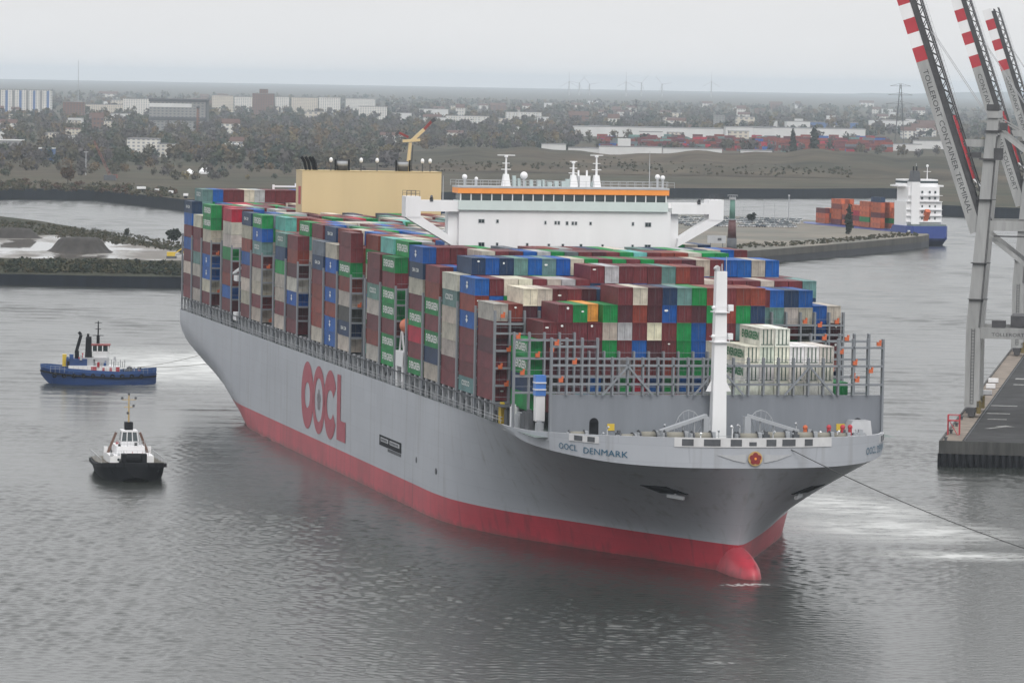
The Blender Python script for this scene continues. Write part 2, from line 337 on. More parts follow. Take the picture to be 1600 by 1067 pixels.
def wave_sheet():
    rows = np.r_[np.arange(505, 980, 0.55), np.arange(980, 1500, 0.95), np.arange(1500, 3300, 2.6)]
    NX = 450; pxs = np.linspace(-130, 1730, NX)
    Y = np.repeat(rows[:, None], NX, 1); X = (pxs[None, :] - 800) / FPX * Y; sp = np.maximum(np.gradient(rows), (pxs[1] - pxs[0]) / FPX * rows)[:, None]
    Z = np.zeros_like(X); r_ = np.random.default_rng(5); nw = 80
    for i in range(nw):
        lam = math.exp(r_.uniform(math.log(1.12), math.log(3.2))); th = r_.normal(R(72), R(42)); k = 2 * math.pi / lam
        sl = WAVE_SLOPE * math.sqrt(2 / nw) * (1.1 if lam < 2.2 else 0.8)
        amp = sl / k * np.clip((lam / sp - 2.0) / 1.2, 0, 1)
        Z += amp * np.sin(k * math.cos(th) * X + k * math.sin(th) * Y + r_.uniform(0, 6.28))
    for i in range(36):
        lam = math.exp(r_.uniform(math.log(5.0), math.log(17))); th = r_.normal(R(84), R(20)); k = 2 * math.pi / lam
        Z += 0.065 * math.sqrt(2 / 36) / k * np.clip((lam / sp - 2.0) / 1.2, 0, 1) * np.clip((Y - 650) / 600, 0.12, 1) * np.sin(k * math.cos(th) * X + k * math.sin(th) * Y + r_.uniform(0, 6.28))
    pat = np.zeros_like(X)
    for i in range(14):
        lam = r_.uniform(70, 420); th = r_.uniform(0, math.pi); pat += np.sin(2 * math.pi / lam * (math.cos(th) * X * 1.6 + math.sin(th) * Y * .8) + r_.uniform(0, 6.28))
    f = 1 + 0.13 * pat
    f += 0.5 * np.maximum(blob(X, Y, 1290, 850, 24, 60, 0.2), blob(X, Y, 350, 690, 26, 90, -0.15)) + 0.2 * blob(X, Y, 520, 800, 24, 70, -.2)
    f *= 1 - 0.7 * np.maximum(blob(X, Y, 285, 578, 30, 95, 0.2), np.maximum(blob(X, Y, 1390, 832, 30, 34, 0.4), blob(X, Y, 1320, 795, 18, 40, 0.35)))
    Z *= np.clip(f, 0.3, 1.45)
    me = bpy.data.meshes.new('river'); nv = X.size; me.vertices.add(nv); me.vertices.foreach_set('co', np.stack([X, Y, Z], -1).astype(np.float32).ravel())
    i = np.arange(len(rows) - 1)[:, None] * NX + np.arange(NX - 1)[None, :]; q = np.stack([i, i + 1, i + NX + 1, i + NX], -1).reshape(-1, 4).astype(np.int32)
    me.loops.add(q.size); me.loops.foreach_set('vertex_index', q.ravel()); me.polygons.add(len(q)); me.polygons.foreach_set('loop_start', np.arange(0, q.size, 4, dtype=np.int32)); me.polygons.foreach_set('loop_total', np.full(len(q), 4, dtype=np.int32))
    me.polygons.foreach_set('use_smooth', np.ones(len(q), dtype=bool)); me.update(calc_edges=True); me.materials.append(M['water']); return link('river', me)
WAVE_SLOPE = 0.125
tag(wave_sheet(), kind='structure')

# ------------------------------------------------------------------ far shore, embankment, hills
M['ground'] = mat('far_ground', (0.075, 0.062, 0.042), 0.95, var=0.4, scale=0.02, c2=(0.05, 0.05, 0.032), spec=0.1)
M['field'] = mat('dry_grass_bank', (0.085, 0.067, 0.046), 0.95, var=0.45, scale=0.02, c2=(0.046, 0.044, 0.030), spec=0.1)
M['wall'] = mat('dark_sheet_pile_wall', (0.010, 0.014, 0.022), 0.8, var=0.35, scale=0.3, streak=True, spec=0.15)
M['hill'] = mat('far_woods', (0.035, 0.045, 0.028), 0.95, var=0.4, scale=0.004)
front = [(-500, 322), (-60, 314), (20, 311), (150, 313), (290, 330), (480, 322), (1000, 309), (1240, 310), (1380, 309), (1448, 310),
         (1462, 337), (1530, 340), (1720, 346), (2300, 360)]
fp = [at(x, y, 0) for x, y in front]
g = MB(); ZG = 6.5
n = len(fp); back = [(14000, 41000), (-14000, 41000)]
g.v = [(p[0], p[1], -1) for p in fp] + [(p[0], p[1], ZG) for p in fp] + [(a, b, ZG) for a, b in back]
for k in range(n - 1): g.face((k, k + 1, n + k + 1, n + k), 1)
g.face([n + k for k in range(n)] + [2 * n, 2 * n + 1], 0)
tag(g.build('far_ground', [M['ground'], M['wall']]), kind='structure')

def grid_terrain(name, x0, x1, nx, d0, d1, nd, zf, mt, kind='structure'):
    g = MB()
    for j in range(nd + 1):
        d = d0 + (d1 - d0) * j / nd
        for i in range(nx + 1):
            px = x0 + (x1 - x0) * i / nx; X = (px - 800) / FPX * d
            g.v.append((X, d, zf(px, d, j / nd)))
    for j in range(nd):
        for i in range(nx): a = j * (nx + 1) + i; g.face((a, a + 1, a + nx + 2, a + nx + 1))
    return tag(g.build(name, mt, smooth=True), kind=kind)
def wob(x, *fs): return sum(a * math.sin(x * f + ph) for a, f, ph in fs)
def bank_z(px, d, t):
    h = 11 + wob(px, (2.5, 0.011, 0.3), (1.5, 0.029, 2), (1.0, 0.07, 1)) + wob(d, (1.2, 0.02, 1))
    s = math.sin(math.pi * min(1, t * 1.15)) ** 0.8 if t < 0.87 else 0
    e = min(1, max(0, (px - 560) / 180))
    return ZG + 0.3 + h * s * e
grid_terrain('embankment', 540, 1900, 90, 3420, 4350, 16, bank_z, M['field'])
def hill_z(px, d, t):
    c = np.interp(px, [-300, 0, 200, 400, 800, 1200, 1400, 1550, 1700, 2000], [2, 2, -2, -11, -19, -2, 22, 54, 60, 40])
    c += wob(px, (3.2, 0.02, 0), (2.4, 0.051, 1.3), (1.6, 0.13, 2))
    return c - 40 * (1 - min(1, t / 0.5)) ** 1.5
grid_terrain('hills', -350, 2000, 160, 30000, 38000, 10, hill_z, M['hill'])

# ------------------------------------------------------------------ spit of land on the opposite bank
M['spit'] = mat('spit_soil', (0.05, 0.046, 0.032), 0.95, var=0.4, scale=0.08, c2=(0.034, 0.038, 0.022), spec=0.1)
def mud_material():
    m = mat('wet_mud', (0.14, 0.125, 0.11), 0.8, var=0.35, scale=0.09)
    t = m.node_tree; p = t.nodes['Principled BSDF']
    tcn = N(t, 'ShaderNodeTexCoord'); mp_ = N(t, 'ShaderNodeMapping'); mp_.inputs['Scale'].default_value = (0.03, 0.012, 1)
    no = N(t, 'ShaderNodeTexNoise'); no.inputs['Scale'].default_value = 1; no.inputs['Detail'].default_value = 5
    mr = N(t, 'ShaderNodeMapRange'); mr.inputs['From Min'].default_value = 0.40; mr.inputs['From Max'].default_value = 0.52; mr.inputs['To Min'].default_value = 0.75; mr.inputs['To Max'].default_value = 0.03
    t.links.new(tcn.outputs['Object'], mp_.inputs['Vector']); t.links.new(mp_.outputs[0], no.inputs['Vector']); t.links.new(no.outputs['Fac'], mr.inputs['Value']); t.links.new(mr.outputs[0], p.inputs['Roughness'])
    return m
M['mud'] = mud_material()
ZS = 4.0
sf = [(-300, 444), (-80, 445), (0, 445), (100, 447), (200, 449), (283, 450), (340, 452)]
sb = [(350, 402), (285, 388), (200, 371), (130, 357), (60, 345), (0, 338), (-80, 330), (-300, 310)]
pts = [at(x, y, 0) for x, y in sf] + [at(x, y, ZS) for x, y in sb]
g = MB(); g.poly_prism(pts, -1, ZS, m=1, mtop=0)
spit = tag(g.build('spit_ground', [M['spit'], M['wall']]), kind='structure')
mp_px = [(-300, 398), (-80, 401), (60, 404), (160, 403), (240, 407), (300, 407), (300, 394), (200, 381), (150, 374), (90, 367), (60, 368), (0, 372), (-80, 374), (-300, 372)]
g = MB(); g.poly_prism([at(x, y, ZS + .05) for x, y in mp_px], ZS, ZS + 0.05)
tag(g.build('mud_flat', M['mud']), kind='structure')

# ------------------------------------------------------------------ pier with the car park (behind the ship, right)
M['pier'] = mat('pier_surface', (0.17, 0.15, 0.12), 0.9, var=0.25, scale=0.06, c2=(0.12, 0.115, 0.095))
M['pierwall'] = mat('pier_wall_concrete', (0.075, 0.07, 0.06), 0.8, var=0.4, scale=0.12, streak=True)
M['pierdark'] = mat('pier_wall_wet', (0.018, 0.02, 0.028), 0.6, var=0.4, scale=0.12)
ZP = 6.0
pf = [(700, 425), (1120, 396), (1212, 389), (1300, 382), (1380, 375), (1440, 369), (1452, 366.5)]
pb = [(1440, 361), (1380, 352), (1240, 342), (1100, 336), (700, 334)]
pts = [at(x, y, ZP) for x, y in pf] + [at(x, y, ZP) for x, y in pb]
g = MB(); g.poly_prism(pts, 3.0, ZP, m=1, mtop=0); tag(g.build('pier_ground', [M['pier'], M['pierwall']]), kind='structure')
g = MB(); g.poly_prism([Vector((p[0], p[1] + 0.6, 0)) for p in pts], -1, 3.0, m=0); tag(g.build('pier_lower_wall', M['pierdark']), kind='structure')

# ------------------------------------------------------------------ terminal quay at the right edge
M['asphalt'] = mat('quay_asphalt', (0.040, 0.040, 0.042), 0.9, var=0.35, scale=0.25, c2=(0.03, 0.03, 0.031), spec=0.25)
M['quayedge'] = mat('quay_edge_concrete', (0.20, 0.165, 0.135), 0.9, var=0.35, scale=0.25)
M['quaywall'] = mat('quay_wall_concrete', (0.07, 0.07, 0.068), 0.85, var=0.5, scale=0.4, streak=True)
ZQ = 5.0
Q0 = at(1467, 690, ZQ); Q1 = at(1592, 530, ZQ); qd = (Q1 - Q0).normalized(); qn = Vector((qd.y, -qd.x, 0))   # qn points inland (right)
Qf = Q0 + qd * 900
q_pts = [Q0, Q0 + qn * 160, Qf + qn * 160, Qf]
g = MB(); g.poly_prism([tuple(p) for p in q_pts], 2.6, ZQ, m=1, mtop=0); quay = tag(g.build('quay_ground', [M['asphalt'], M['quaywall']]), kind='structure')
# dark timber and tyre fender wall below the cap, with a row of round piles
g = MB(); o_ = qd * 0.5 + qn * 0.5
g.poly_prism([tuple(q + e) for q, e in zip(q_pts, (o_, qd * .5, Vector((0, 0, 0)), qn * .5))], -1.5, 2.6); tag(g.build('quay_lower_wall', M['black']), kind='structure')
g = MB(); k = 0
pile_me = MB().cyl((0, 0, -1.5), (0, 0, 2.55), 0.42, n=8).mesh('fender_pile', M['black'], True)
for k in range(24):
    a = Q0 + qn * (1.0 + k * 1.35) + qd * 0.15; link('fender_pile', pile_me, quay, (a[0], a[1], 0))
for k in range(26):
    a = Q0 + qd * (1.0 + k * 4.0) + qn * 0.15; link('fender_pile', pile_me, quay, (a[0], a[1], 0))
# concrete strip along the edge, kerb and rails
g = MB(); a, b = Q0 + qn * 0.1 + qd * .1, Qf + qn * 0.1
g.add([(a[0], a[1], ZQ + .006), tuple((a + qn * 4.4) + Vector((0, 0, .006))), tuple((b + qn * 4.4) + Vector((0, 0, .006))), (b[0], b[1], ZQ + .006)], [(0, 1, 2, 3)])
tag(g.build('quay_edge_pavement', M['quayedge']), kind='structure')
g = MB()
for off in (0.25,): g.beam(Q0 + qn * off + Vector((0, 0, .12)), Qf + qn * off + Vector((0, 0, .12)), 0.4, 0.3)
g.beam(Q0 + qd * .25 + Vector((0, 0, .12)) + qn * .5, Q0 + qd * .25 + qn * 159 + Vector((0, 0, .12)), 0.4, 0.3)
tag(g.build('quay_kerb', M['quaywall']), kind='structure')
g = MB()
for off in (5.0,): g.beam(Q0 + qd * 4 + qn * off + Vector((0, 0, .05)), Qf + qn * off + Vector((0, 0, .05)), 0.16, 0.1)
tag(g.build('crane_rail', M['dgrey']), kind='structure')
# painted arrows and bars on the asphalt
M['mark'] = mat('road_marking_white', (0.3, 0.3, 0.29), 0.8, var=0.6, scale=1.2)
g = MB()
for px, py, wd, ln, sk in ((1556, 668, 1.0, 7.0, 0.25), (1560, 646, 5.2, 2.2, 0), (1569, 634, 6.0, 2.4, 0), (1558, 655, 4.2, 1.6, 0), (1598, 592, 3.6, 4, 0), (1593, 601, 3.0, 2.4, 0)):
    c = at(px, py, ZQ) + Vector((0, 0, .012)); e = qd * ln / 2; f = qn * wd / 2; h_ = qn * sk * ln
    g.add([tuple(c - e - f - h_), tuple(c - e + f - h_), tuple(c + e + f + h_), tuple(c + e - f + h_)], [(0, 1, 2, 3)])
c = at(1556, 668, ZQ) + Vector((0, 0, .012)) + qd * 3.2 + qn * 1.8
g.add([tuple(c - qn * 2.2), tuple(c + qn * 2.2), tuple(c + qd * 3.6)], [(0, 1, 2)])
tag(g.build('road_markings', M['mark']), kind='structure')

# ================================================================== THE CONTAINER SHIP
# ship frame: x forward from the stern, y to port, z above the water
SX, SY, HEAD, ZD = -50.586, 1082.309, 0.22596, 20.86
BAY = 14.629
SHIP_RZ = HEAD - math.pi / 2
ship = empty('container_ship', (SX, SY, 0), SHIP_RZ)
tag(ship, 'huge grey container ship with red underside, stacked high with coloured containers', 'container ship')
SM = Matrix.Translation((SX, SY, 0)) @ Matrix.Rotation(SHIP_RZ, 4, 'Z')
starts = [0.6 + BAY * k for k in range(5)]
x = starts[-1] + BAY; CAS0 = x; x += 11.62; starts += [x + BAY * k for k in range(12)]
x = starts[-1] + BAY; ACC0 = x; x += 10.33; starts += [x + BAY * k for k in range(7)]
XBW = 374.63; B2 = 30.65; ROW = 2.52

# ------------------------------------------------------------------ hull
def resample(pts, n, power=1.0):
    p = np.array(pts, float); s = np.r_[0, np.cumsum(np.hypot(*np.diff(p, axis=0).T))]
    t = (1 - (1 - np.linspace(0, 1, n)) ** power) * s[-1]
    return np.stack([np.interp(t, s, p[:, 0]), np.interp(t, s, p[:, 1])], -1)
def smooth_poly(pts, m=200):
    """Catmull-Rom through the points"""
    p = np.array([pts[0]] + list(pts) + [pts[-1]], float); o = []
    for i in range(1, len(p) - 2):
        for t in np.linspace(0, 1, 14, endpoint=False):
            a, b, c, d = p[i - 1], p[i], p[i + 1], p[i + 2]
            o.append(0.5 * ((2 * b) + (c - a) * t + (2 * a - 5 * b + 4 * c - d) * t * t + (3 * b - a - 3 * c + d) * t ** 3))
    o.append(p[-2]); return o
XA = 285.0; NB = 64
hi_pts = [(XA, B2), (345, B2)] + [(345 + 52 * math.sin(q) ** (2 / 2.7), B2 * max(0, math.cos(q)) ** (2 / 2.7)) for q in np.linspace(0, math.pi / 2, 60)[1:]]
lo_pts = smooth_poly([(XA, B2), (300, 30.6), (315, 29.2), (333, 24.6), (348, 18.6), (364, 12.0), (378, 5.8), (385, 2.5), (388.2, 0.7), (388.6, 0)])
wl_pts = smooth_poly([(XA, B2), (299, 30.5), (314, 28.8), (332, 23.8), (347, 17.6), (362, 11.0), (376, 5.2), (384, 2.2), (387.6, 0.6), (388.0, 0)])
HI = resample(hi_pts, NB); LO = resample(lo_pts, NB); WL = resample(wl_pts, NB)
def zk_at(X): return float(np.interp(X, [340, 352, 358, 364, 370, 380, 390, 398], [20.86, 20.7, 20.0, 19.2, 18.8, 18.3, 17.7, 17.4]))
def zt_at(X): return float(np.interp(X, [0, 355, 366, 380, 392, 398], [20.86, 20.86, 21.0, 21.6, 22.1, 22.2]))
zb_x = [0, 2, 20, 38, 54, 63, 73, 83, 100, 115]; zb_z = [12.2, 12.0, 9.9, 8.0, 5.9, 4.1, 2.1, 0.4, -2.6, -4.0]
low_rows = [-4, -2, 0, 1.5, 3.0, 4.48]
up_rows = [0.08, 0.17, 0.26, 0.36, 0.46, 0.57, 0.68, 0.78, 0.88, 0.95, 1.0]
cols = []           # each column: list of (x, halfbreadth, z)
for X in list(np.linspace(0, 120, 41)) + list(np.linspace(128, XA, 24))[:-1]:
    zb = float(np.interp(X, zb_x, zb_z)); c = []
    zs = [max(z, zb) for z in low_rows] + [max(zb, 4.48 + (ZD - 4.48) * s) for s in up_rows] + [ZD, ZD]
    for z in zs:
        k = max(0.0, (zb + 6.5) - z) if X < 118 else 0
        fade = min(1, max(0, (118 - X) / 40))
        c.append((X, B2 - 0.075 * k ** 1.9 * fade, z))
    cols.append(c)
for i in range(NB):
    c = []
    for z in low_rows:
        t = min(1, max(0, z / 4.48)); P = WL[i] * (1 - t) + LO[i] * t; c.append((P[0], P[1], z))
    zk = zk_at(HI[i][0])
    for s in up_rows:
        wgt = s ** 1.25; P = LO[i] * (1 - wgt) + HI[i] * wgt; c.append((P[0], P[1], 4.48 + (zk - 4.48) * s))
    zt = zt_at(HI[i][0])
    c.append((HI[i][0] + 0.05, HI[i][1] + (0.06 if HI[i][1] > 0.5 else 0), (zk + zt) / 2)); c.append((HI[i][0] + 0.1, HI[i][1] + (0.1 if HI[i][1] > .5 else 0), zt))
    cols.append(c)
nr = len(cols[0]); g = MB()
for sgn in (-1, 1):
    o = len(g.v)
    for c in cols: g.v += [(p[0], sgn * p[1], p[2]) for p in c]
    for i in range(len(cols) - 1):
        for j in range(nr - 1):
            q = (o + i * nr + j, o + (i + 1) * nr + j, o + (i + 1) * nr + j + 1, o + i * nr + j + 1)
            g.face(q if sgn < 0 else q[::-1], 1 if j < 5 else 0)
    # underside in to the centre line
    for i in range(len(cols) - 1):
        a = g.v[o + i * nr]; b = g.v[o + (i + 1) * nr]; p = len(g.v)
        g.v += [(a[0], 0, a[2] - 0.6), (b[0], 0, b[2] - 0.6)]
        q = (o + i * nr, p, p + 1, o + (i + 1) * nr); g.face(q if sgn < 0 else q[::-1], 1)
# transom
tr = [g.v[j] for j in range(nr)]; p = len(g.v)
g.v += [(0, t[1], t[2]) for t in tr] + [(0, -t[1], t[2]) for t in tr]
for j in range(nr - 1): g.face((p + j, p + j + 1, p + nr + j + 1, p + nr + j), 0)
hull = g.build('hull', [M['hull'], M['boot']], ship, smooth=True)
me = hull.data; me.set_sharp_from_angle(angle=R(35))
hull['label'] = 'grey painted hull with red antifouling below'
# bulbous bow
g = MB(); NS = 26
sgp = lambda v, e_: math.copysign(abs(v) ** e_, v)
for k in range(NS + 1):
    X = 366 + 32.6 * (1 - (1 - k / NS) ** 1.5)
    ry = float(np.interp(X, [366, 378, 384, 388, 392, 395, 397, 398, 398.4, 398.6], [0.5, 2.0, 2.4, 2.5, 2.4, 2.1, 1.6, 1.1, 0.6, 0.01])); zt_b = float(np.interp(X, [372, 384, 388, 390, 392, 394, 396.4, 397.8, 398.4, 398.6], [1.0, 3.0, 4.3, 4.0, 3.5, 3.0, 2.4, 1.7, 0.7, -1.2]))
    for j in range(18): q = 2 * math.pi * j / 18; g.v.append((X, ry * sgp(math.cos(q), .75), -1.4 + (zt_b + 1.4) * sgp(math.sin(q), .9)))
for k in range(NS):
    for j in range(18): a = k * 18 + j; b = k * 18 + (j + 1) % 18; g.face((a, a + 18, b + 18, b))
g.build('bulbous_bow', M['boot'], ship, smooth=True)

def outline(s):
    """point and outward normal of the starboard bulwark, s metres of arc aft of the stem"""
    p = np.array(hi_pts)[::-1]; d = np.r_[0, np.cumsum(np.hypot(*np.diff(p, axis=0).T))]
    X = np.interp(s, d, p[:, 0]); Y = np.interp(s, d, p[:, 1]); X2 = np.interp(s + .3, d, p[:, 0]); Y2 = np.interp(s + .3, d, p[:, 1])
    t = np.array([X2 - X, Y2 - Y]); t /= np.hypot(*t); return X, Y, t[1], -t[0]
# decks
g = MB(); pts = [(0.3, -30.3), (345, -30.3)] + [(a, -b) for a, b in hi_pts[2:]] + [(a, b) for a, b in hi_pts[2:][::-1]] + [(365, 30.3), (0.3, 30.3)]
aft = [(0.3, -30.3), (XBW, -30.2), (XBW, 30.2), (0.3, 30.3)]
g.v = [(a, b, ZD - 0.35) for a, b in aft]; g.face((0, 1, 2, 3)); g.build('main_deck', M['deckgreen'], ship)
fo = [(XBW, -29.6)] + [(a - .35, -max(0, b - .35)) for a, b in hi_pts[2:] if a > XBW] + [(a - .35, max(0, b - .35)) for a, b in hi_pts[2:][::-1] if a > XBW] + [(XBW, 29.6)]
g = MB(); g.v = [(a, b, 20.0) for a, b in fo]; g.face(range(len(fo))); g.build('fore_deck', M['deckgreen'], ship)
# inner face and cap of the bulwark
g = MB(); inn = []
ol = [(a, b) for a, b in hi_pts if a > 352]
ol = [(352.0, B2)] + ol
for sgn in (-1, 1):
    o = len(g.v)
    for k, (a, b) in enumerate(ol):
        z = zt_at(a); dx = 0.35 if a > 352 else 0; bb = max(0, b - 0.35)
        g.v += [(a + .1, sgn * (b + (.1 if b > .5 else 0)), z), (a - dx, sgn * bb, z), (a - dx, sgn * bb, 19.9)]
    for k in range(len(ol) - 1):
        for j in range(2):
            q = (o + 3 * k + j, o + 3 * k + 3 + j, o + 3 * k + 4 + j, o + 3 * k + 1 + j); g.face(q if sgn < 0 else q[::-1])
g.build('bulwark', M['lgrey'], ship)
# breakwater
g = MB(); g.box(XBW - 0.5, XBW, -27.9, 27.9, 19.9, 27.35)
for k in range(12): y = -26 + k * 4.73; g.box(XBW - 1.6, XBW - 0.5, y - .1, y + .1, 20, 27.0)
g.build('breakwater', M['breakwater'], ship)
for y in (-20.5, 23.7):
    g = MB(); g.box(XBW, XBW + .08, y - .75, y + .75, 20.0, 22.9); g.cyl((XBW, y, 22.9), (XBW + .08, y, 22.9), .75, n=16); g.build('doorway', M['black'], ship)
    g = MB(); g.box(XBW + .01, XBW + .1, y + (2.2 if y < 0 else -3.6), y + (3.4 if y < 0 else -2.2), 21.6, 22.7); g.build('yellow_sign', M['yellow'], ship)
# ------------------------------------------------------------------ fairleads along the bow
def bow_panel(s0, s1, z0, z1, off, mt, name, side=-1, parent=None, n=6):
    g = MB(); 
    for k in range(n + 1):
        s = s0 + (s1 - s0) * k / n; X, Y, nx, ny = outline(abs(s)); sg = side if s >= 0 else -side
        # outward normal from the tangent
        X1, Y1, *_ = outline(abs(s) + .4); X0, Y0, *_ = outline(max(0, abs(s) - .4)); tx, ty = X1 - X0, Y1 - Y0; l = math.hypot(tx, ty) or 1
        nx, ny = ty / l, -tx / l
        if abs(s) < 0.3: nx, ny = 1, 0
        for z in (z0, z1): g.v.append((X + nx * off, sg * (Y + ny * off), z))
        for z in (z0, z1): g.v.append((X + nx * .05, sg * (Y + ny * .05), z))
    for k in range(n):
        a = 4 * k
        for q in ((a, a + 4, a + 5, a + 1), (a + 1, a + 5, a + 7, a + 3), (a, a + 2, a + 6, a + 4)): g.face(q)
    g.face((0, 1, 3, 2)); g.face((4 * n, 4 * n + 2, 4 * n + 3, 4 * n + 1))
    return g.build(name, mt, parent or ship)
M['plate'] = mat('bulwark_plate_white', (0.58, 0.58, 0.59), .5, var=.1); M['hole'] = mat('fairlead_dark', (0.075, 0.08, 0.09), .7, var=.2)
strip = bow_panel(-13.2, 12.8, 20.75, 22.22, 0.22, M['plate'], 'fairlead_strip', n=24)
for a, b in ((9.8, 11.6), (5.6, 8.2), (2.2, 4.0), (-3.4, -1.8), (-6.6, -4.4), (-9.6, -8.2)):
    bow_panel(a, b, 20.95, 22.0, 0.27, M['hole'], 'fairlead', parent=strip, n=3)
bow_panel(-.2, 1.0, 21.0, 21.6, 0.27, M['hole'], 'fairlead', parent=strip, n=2)
st2 = bow_panel(26.0, 33.0, 20.55, 21.65, 0.2, M['plate'], 'fairlead_strip', n=8)
for a, b in ((29.6, 31.6), (26.8, 28.4)): bow_panel(a, b, 20.7, 21.5, 0.25, M['dgrey'], 'fairlead', parent=st2, n=3)
st3 = bow_panel(-36.5, -29.0, 20.35, 21.5, 0.2, M['lgrey'], 'fairlead_strip', n=8)
for a, b in ((-32.0, -30.6), (-34.8, -33.2)): bow_panel(a, b, 20.5, 21.4, 0.25, M['dgrey'], 'fairlead', parent=st3, n=3)
# ship's name on both bows, wrapped round the plating
def bow_name(s, sc_mid, length, zc, height, side):
    base = text_mesh(s, M['teal'], 0.0); me = base.copy(); wd = text_width(base)
    for v in me.vertices:
        arc = sc_mid - (v.co.x / wd) * length * (1 if side < 0 else -1)
        X, Y, *_ = outline(arc); X1, Y1, *_ = outline(arc + .4); X0, Y0, *_ = outline(max(0, arc - .4)); tx, ty = X1 - X0, Y1 - Y0; l = math.hypot(tx, ty)
        v.co = (X + ty / l * .16, side * (Y - tx / l * .16), zc + v.co.y * height + (arc - sc_mid) * 0.018)
    return link('ship_name', me, ship)
bow_name('OOCL', 33.4, 5.0, 19.45, 1.0, -1); bow_name('DENMARK', 24.9, 9.0, 19.15, 1.0, -1)
bow_name('OOCL', 24.6, 4.4, 19.45, 1.2, 1); bow_name('DENMARK', 32.0, 8.6, 19.45, 1.2, 1)
# five-petalled emblem on the stem, on faint grey wings
g = MB()
def bow_pt(a, z, off=0.22):
    s = abs(a); X, Y, *_ = outline(s); return (X + off, (-1 if a >= 0 else 1) * Y, z)
for sgn in (-1, 1): g = MB(); g.add([bow_pt(sgn * 1.5, 19.7, .16), bow_pt(sgn * 3.5, 19.5, .2), bow_pt(sgn * 6.3, 19.65, .2), bow_pt(sgn * 3.5, 18.7, .2), bow_pt(sgn * 1.5, 18.3, .16)], [(0, 1, 2, 3, 4)]); g.build('emblem_wing', M['lgrey'], ship)
em = empty('emblem', (0, 0, 0)); em.parent = ship; XE = 397.25
MB().cyl((XE, 0, 19.0), (XE + .12, 0, 19.0), 1.15, n=24).build('emblem_ring', mat('emblem_gold', (0.5, 0.33, 0.12), 0.5), em)
g = MB()
for k in range(5):
    q = math.pi / 2 + k * 2 * math.pi / 5; g.cyl((XE + .1, .55 * math.cos(q), 19 + .55 * math.sin(q)), (XE + .2 + k * .004, .55 * math.cos(q), 19 + .55 * math.sin(q)), 0.44, n=12)
g.build('emblem_flower', mat('emblem_red', (0.22, 0.02, 0.02), 0.5), em)
MB().cyl((XE + .2, 0, 19), (XE + .28, 0, 19), 0.2, n=10).build('emblem_centre', M['orange2'], em)
# anchor pockets
def hull_pt(X, z, side, off):
    """a point on the flared bow plating"""
    zk = zk_at(X); s = min(1, max(0, (z - 4.48) / (zk - 4.48))); wg = s ** 1.25; Pm = LO * (1 - wg) + HI * wg
    Y = np.interp(X, Pm[:, 0], Pm[:, 1]); return Vector((X + off * .6, side * (Y + off), z - off * .45))
for side in (-1, 1):
    a = empty('anchor_pocket', (0, 0, 0)); a.parent = ship
    q = [hull_pt(384.6, 13.9, side, .12), hull_pt(388.2, 13.9, side, .12), hull_pt(388.8, 12.7, side, .12), hull_pt(385.3, 12.7, side, .12)]
    g = MB(); o2 = Vector((.15, side * .25, -.1)); g.add([tuple(p) for p in q] + [tuple(p + o2) for p in q], [(4, 5, 6, 7), (0, 1, 5, 4), (1, 2, 6, 5), (2, 3, 7, 6), (3, 0, 4, 7)]); g.build('recess_shade', M['black'], a)  # black plate on the plating, painted in for the shade inside the pocket
    g = MB(); c = hull_pt(387.2, 12.5, side, .5); g.beam(c - Vector((1.6, side * -.9, 0.1)), c + Vector((1.4, side * -.9, -.25)), 0.5, 0.55); g.beam(c, c + Vector((-.2, side * .1, 1.0)), .35); g.build('anchor', M['lgrey'], a)
# scuff marks and small hull fittings
for X, z in ((284, 9.0), (301, 8.5)):
    g = MB(); g.cyl((X, -B2 - .06, z), (X, -B2 + .05, z), 0.55, n=12); g.build('thruster_mark', M['dgrey'], ship)
# ------------------------------------------------------------------ big letters on the starboard side
YL = -B2 - 0.07
def ring_letter(cx, cz, rx, rz_, hx, hz, a0=0, a1=360, n=40):
    g = MB(); full = a1 - a0 >= 360
    for k in range(n + (0 if full else 1)):
        q = R(a0 + (a1 - a0) * k / n); c, s = math.cos(q), math.sin(q)
        g.v += [(cx + rx * c, YL, cz + rz_ * s), (cx + hx * c, YL, cz + hz * s)]
    for k in range(n):
        a = 2 * k; b = (2 * k + 2) % len(g.v); g.face((a, b, b + 1, a + 1))
    return g
lt = empty('company_lettering', (0, 0, 0)); lt.parent = ship
ring_letter(173.9, 12.7, 6.9, 6.85, 2.9, 2.6).build('letter', M['logo'], lt)
ring_letter(186.7, 12.6, 6.9, 6.85, 4.4, 4.4).build('letter', M['logo'], lt)
g = ring_letter(199.3, 12.6, 6.9, 6.85, 3.7, 2.9, 32, 328); g.build('letter', M['logo'], lt)
g = MB(); g.add([(206.6, YL - .01, 19.2), (206.6, YL - .01, 6.3), (216.0, YL - .01, 6.3), (216.0, YL - .01, 10.3), (210.4, YL - .01, 10.3), (210.4, YL - .01, 19.2)], [(0, 1, 2, 4, 5), (2, 3, 4)]); g.build('letter', M['logo'], lt)
g = MB()
for k in range(5):
    q = math.pi / 2 + k * 2 * math.pi / 5; c0 = (186.7 + 1.15 * math.cos(q), 12.6 + 1.3 * math.sin(q)); m_ = len(g.v)
    g.v += [(c0[0] + .85 * math.cos(t * math.pi / 5), YL, c0[1] + .95 * math.sin(t * math.pi / 5)) for t in range(10)]; g.face(range(m_, m_ + 10))
g.build('letter_blossom', mat('blossom_grey', (0.22, 0.2, 0.22), 0.6), lt)
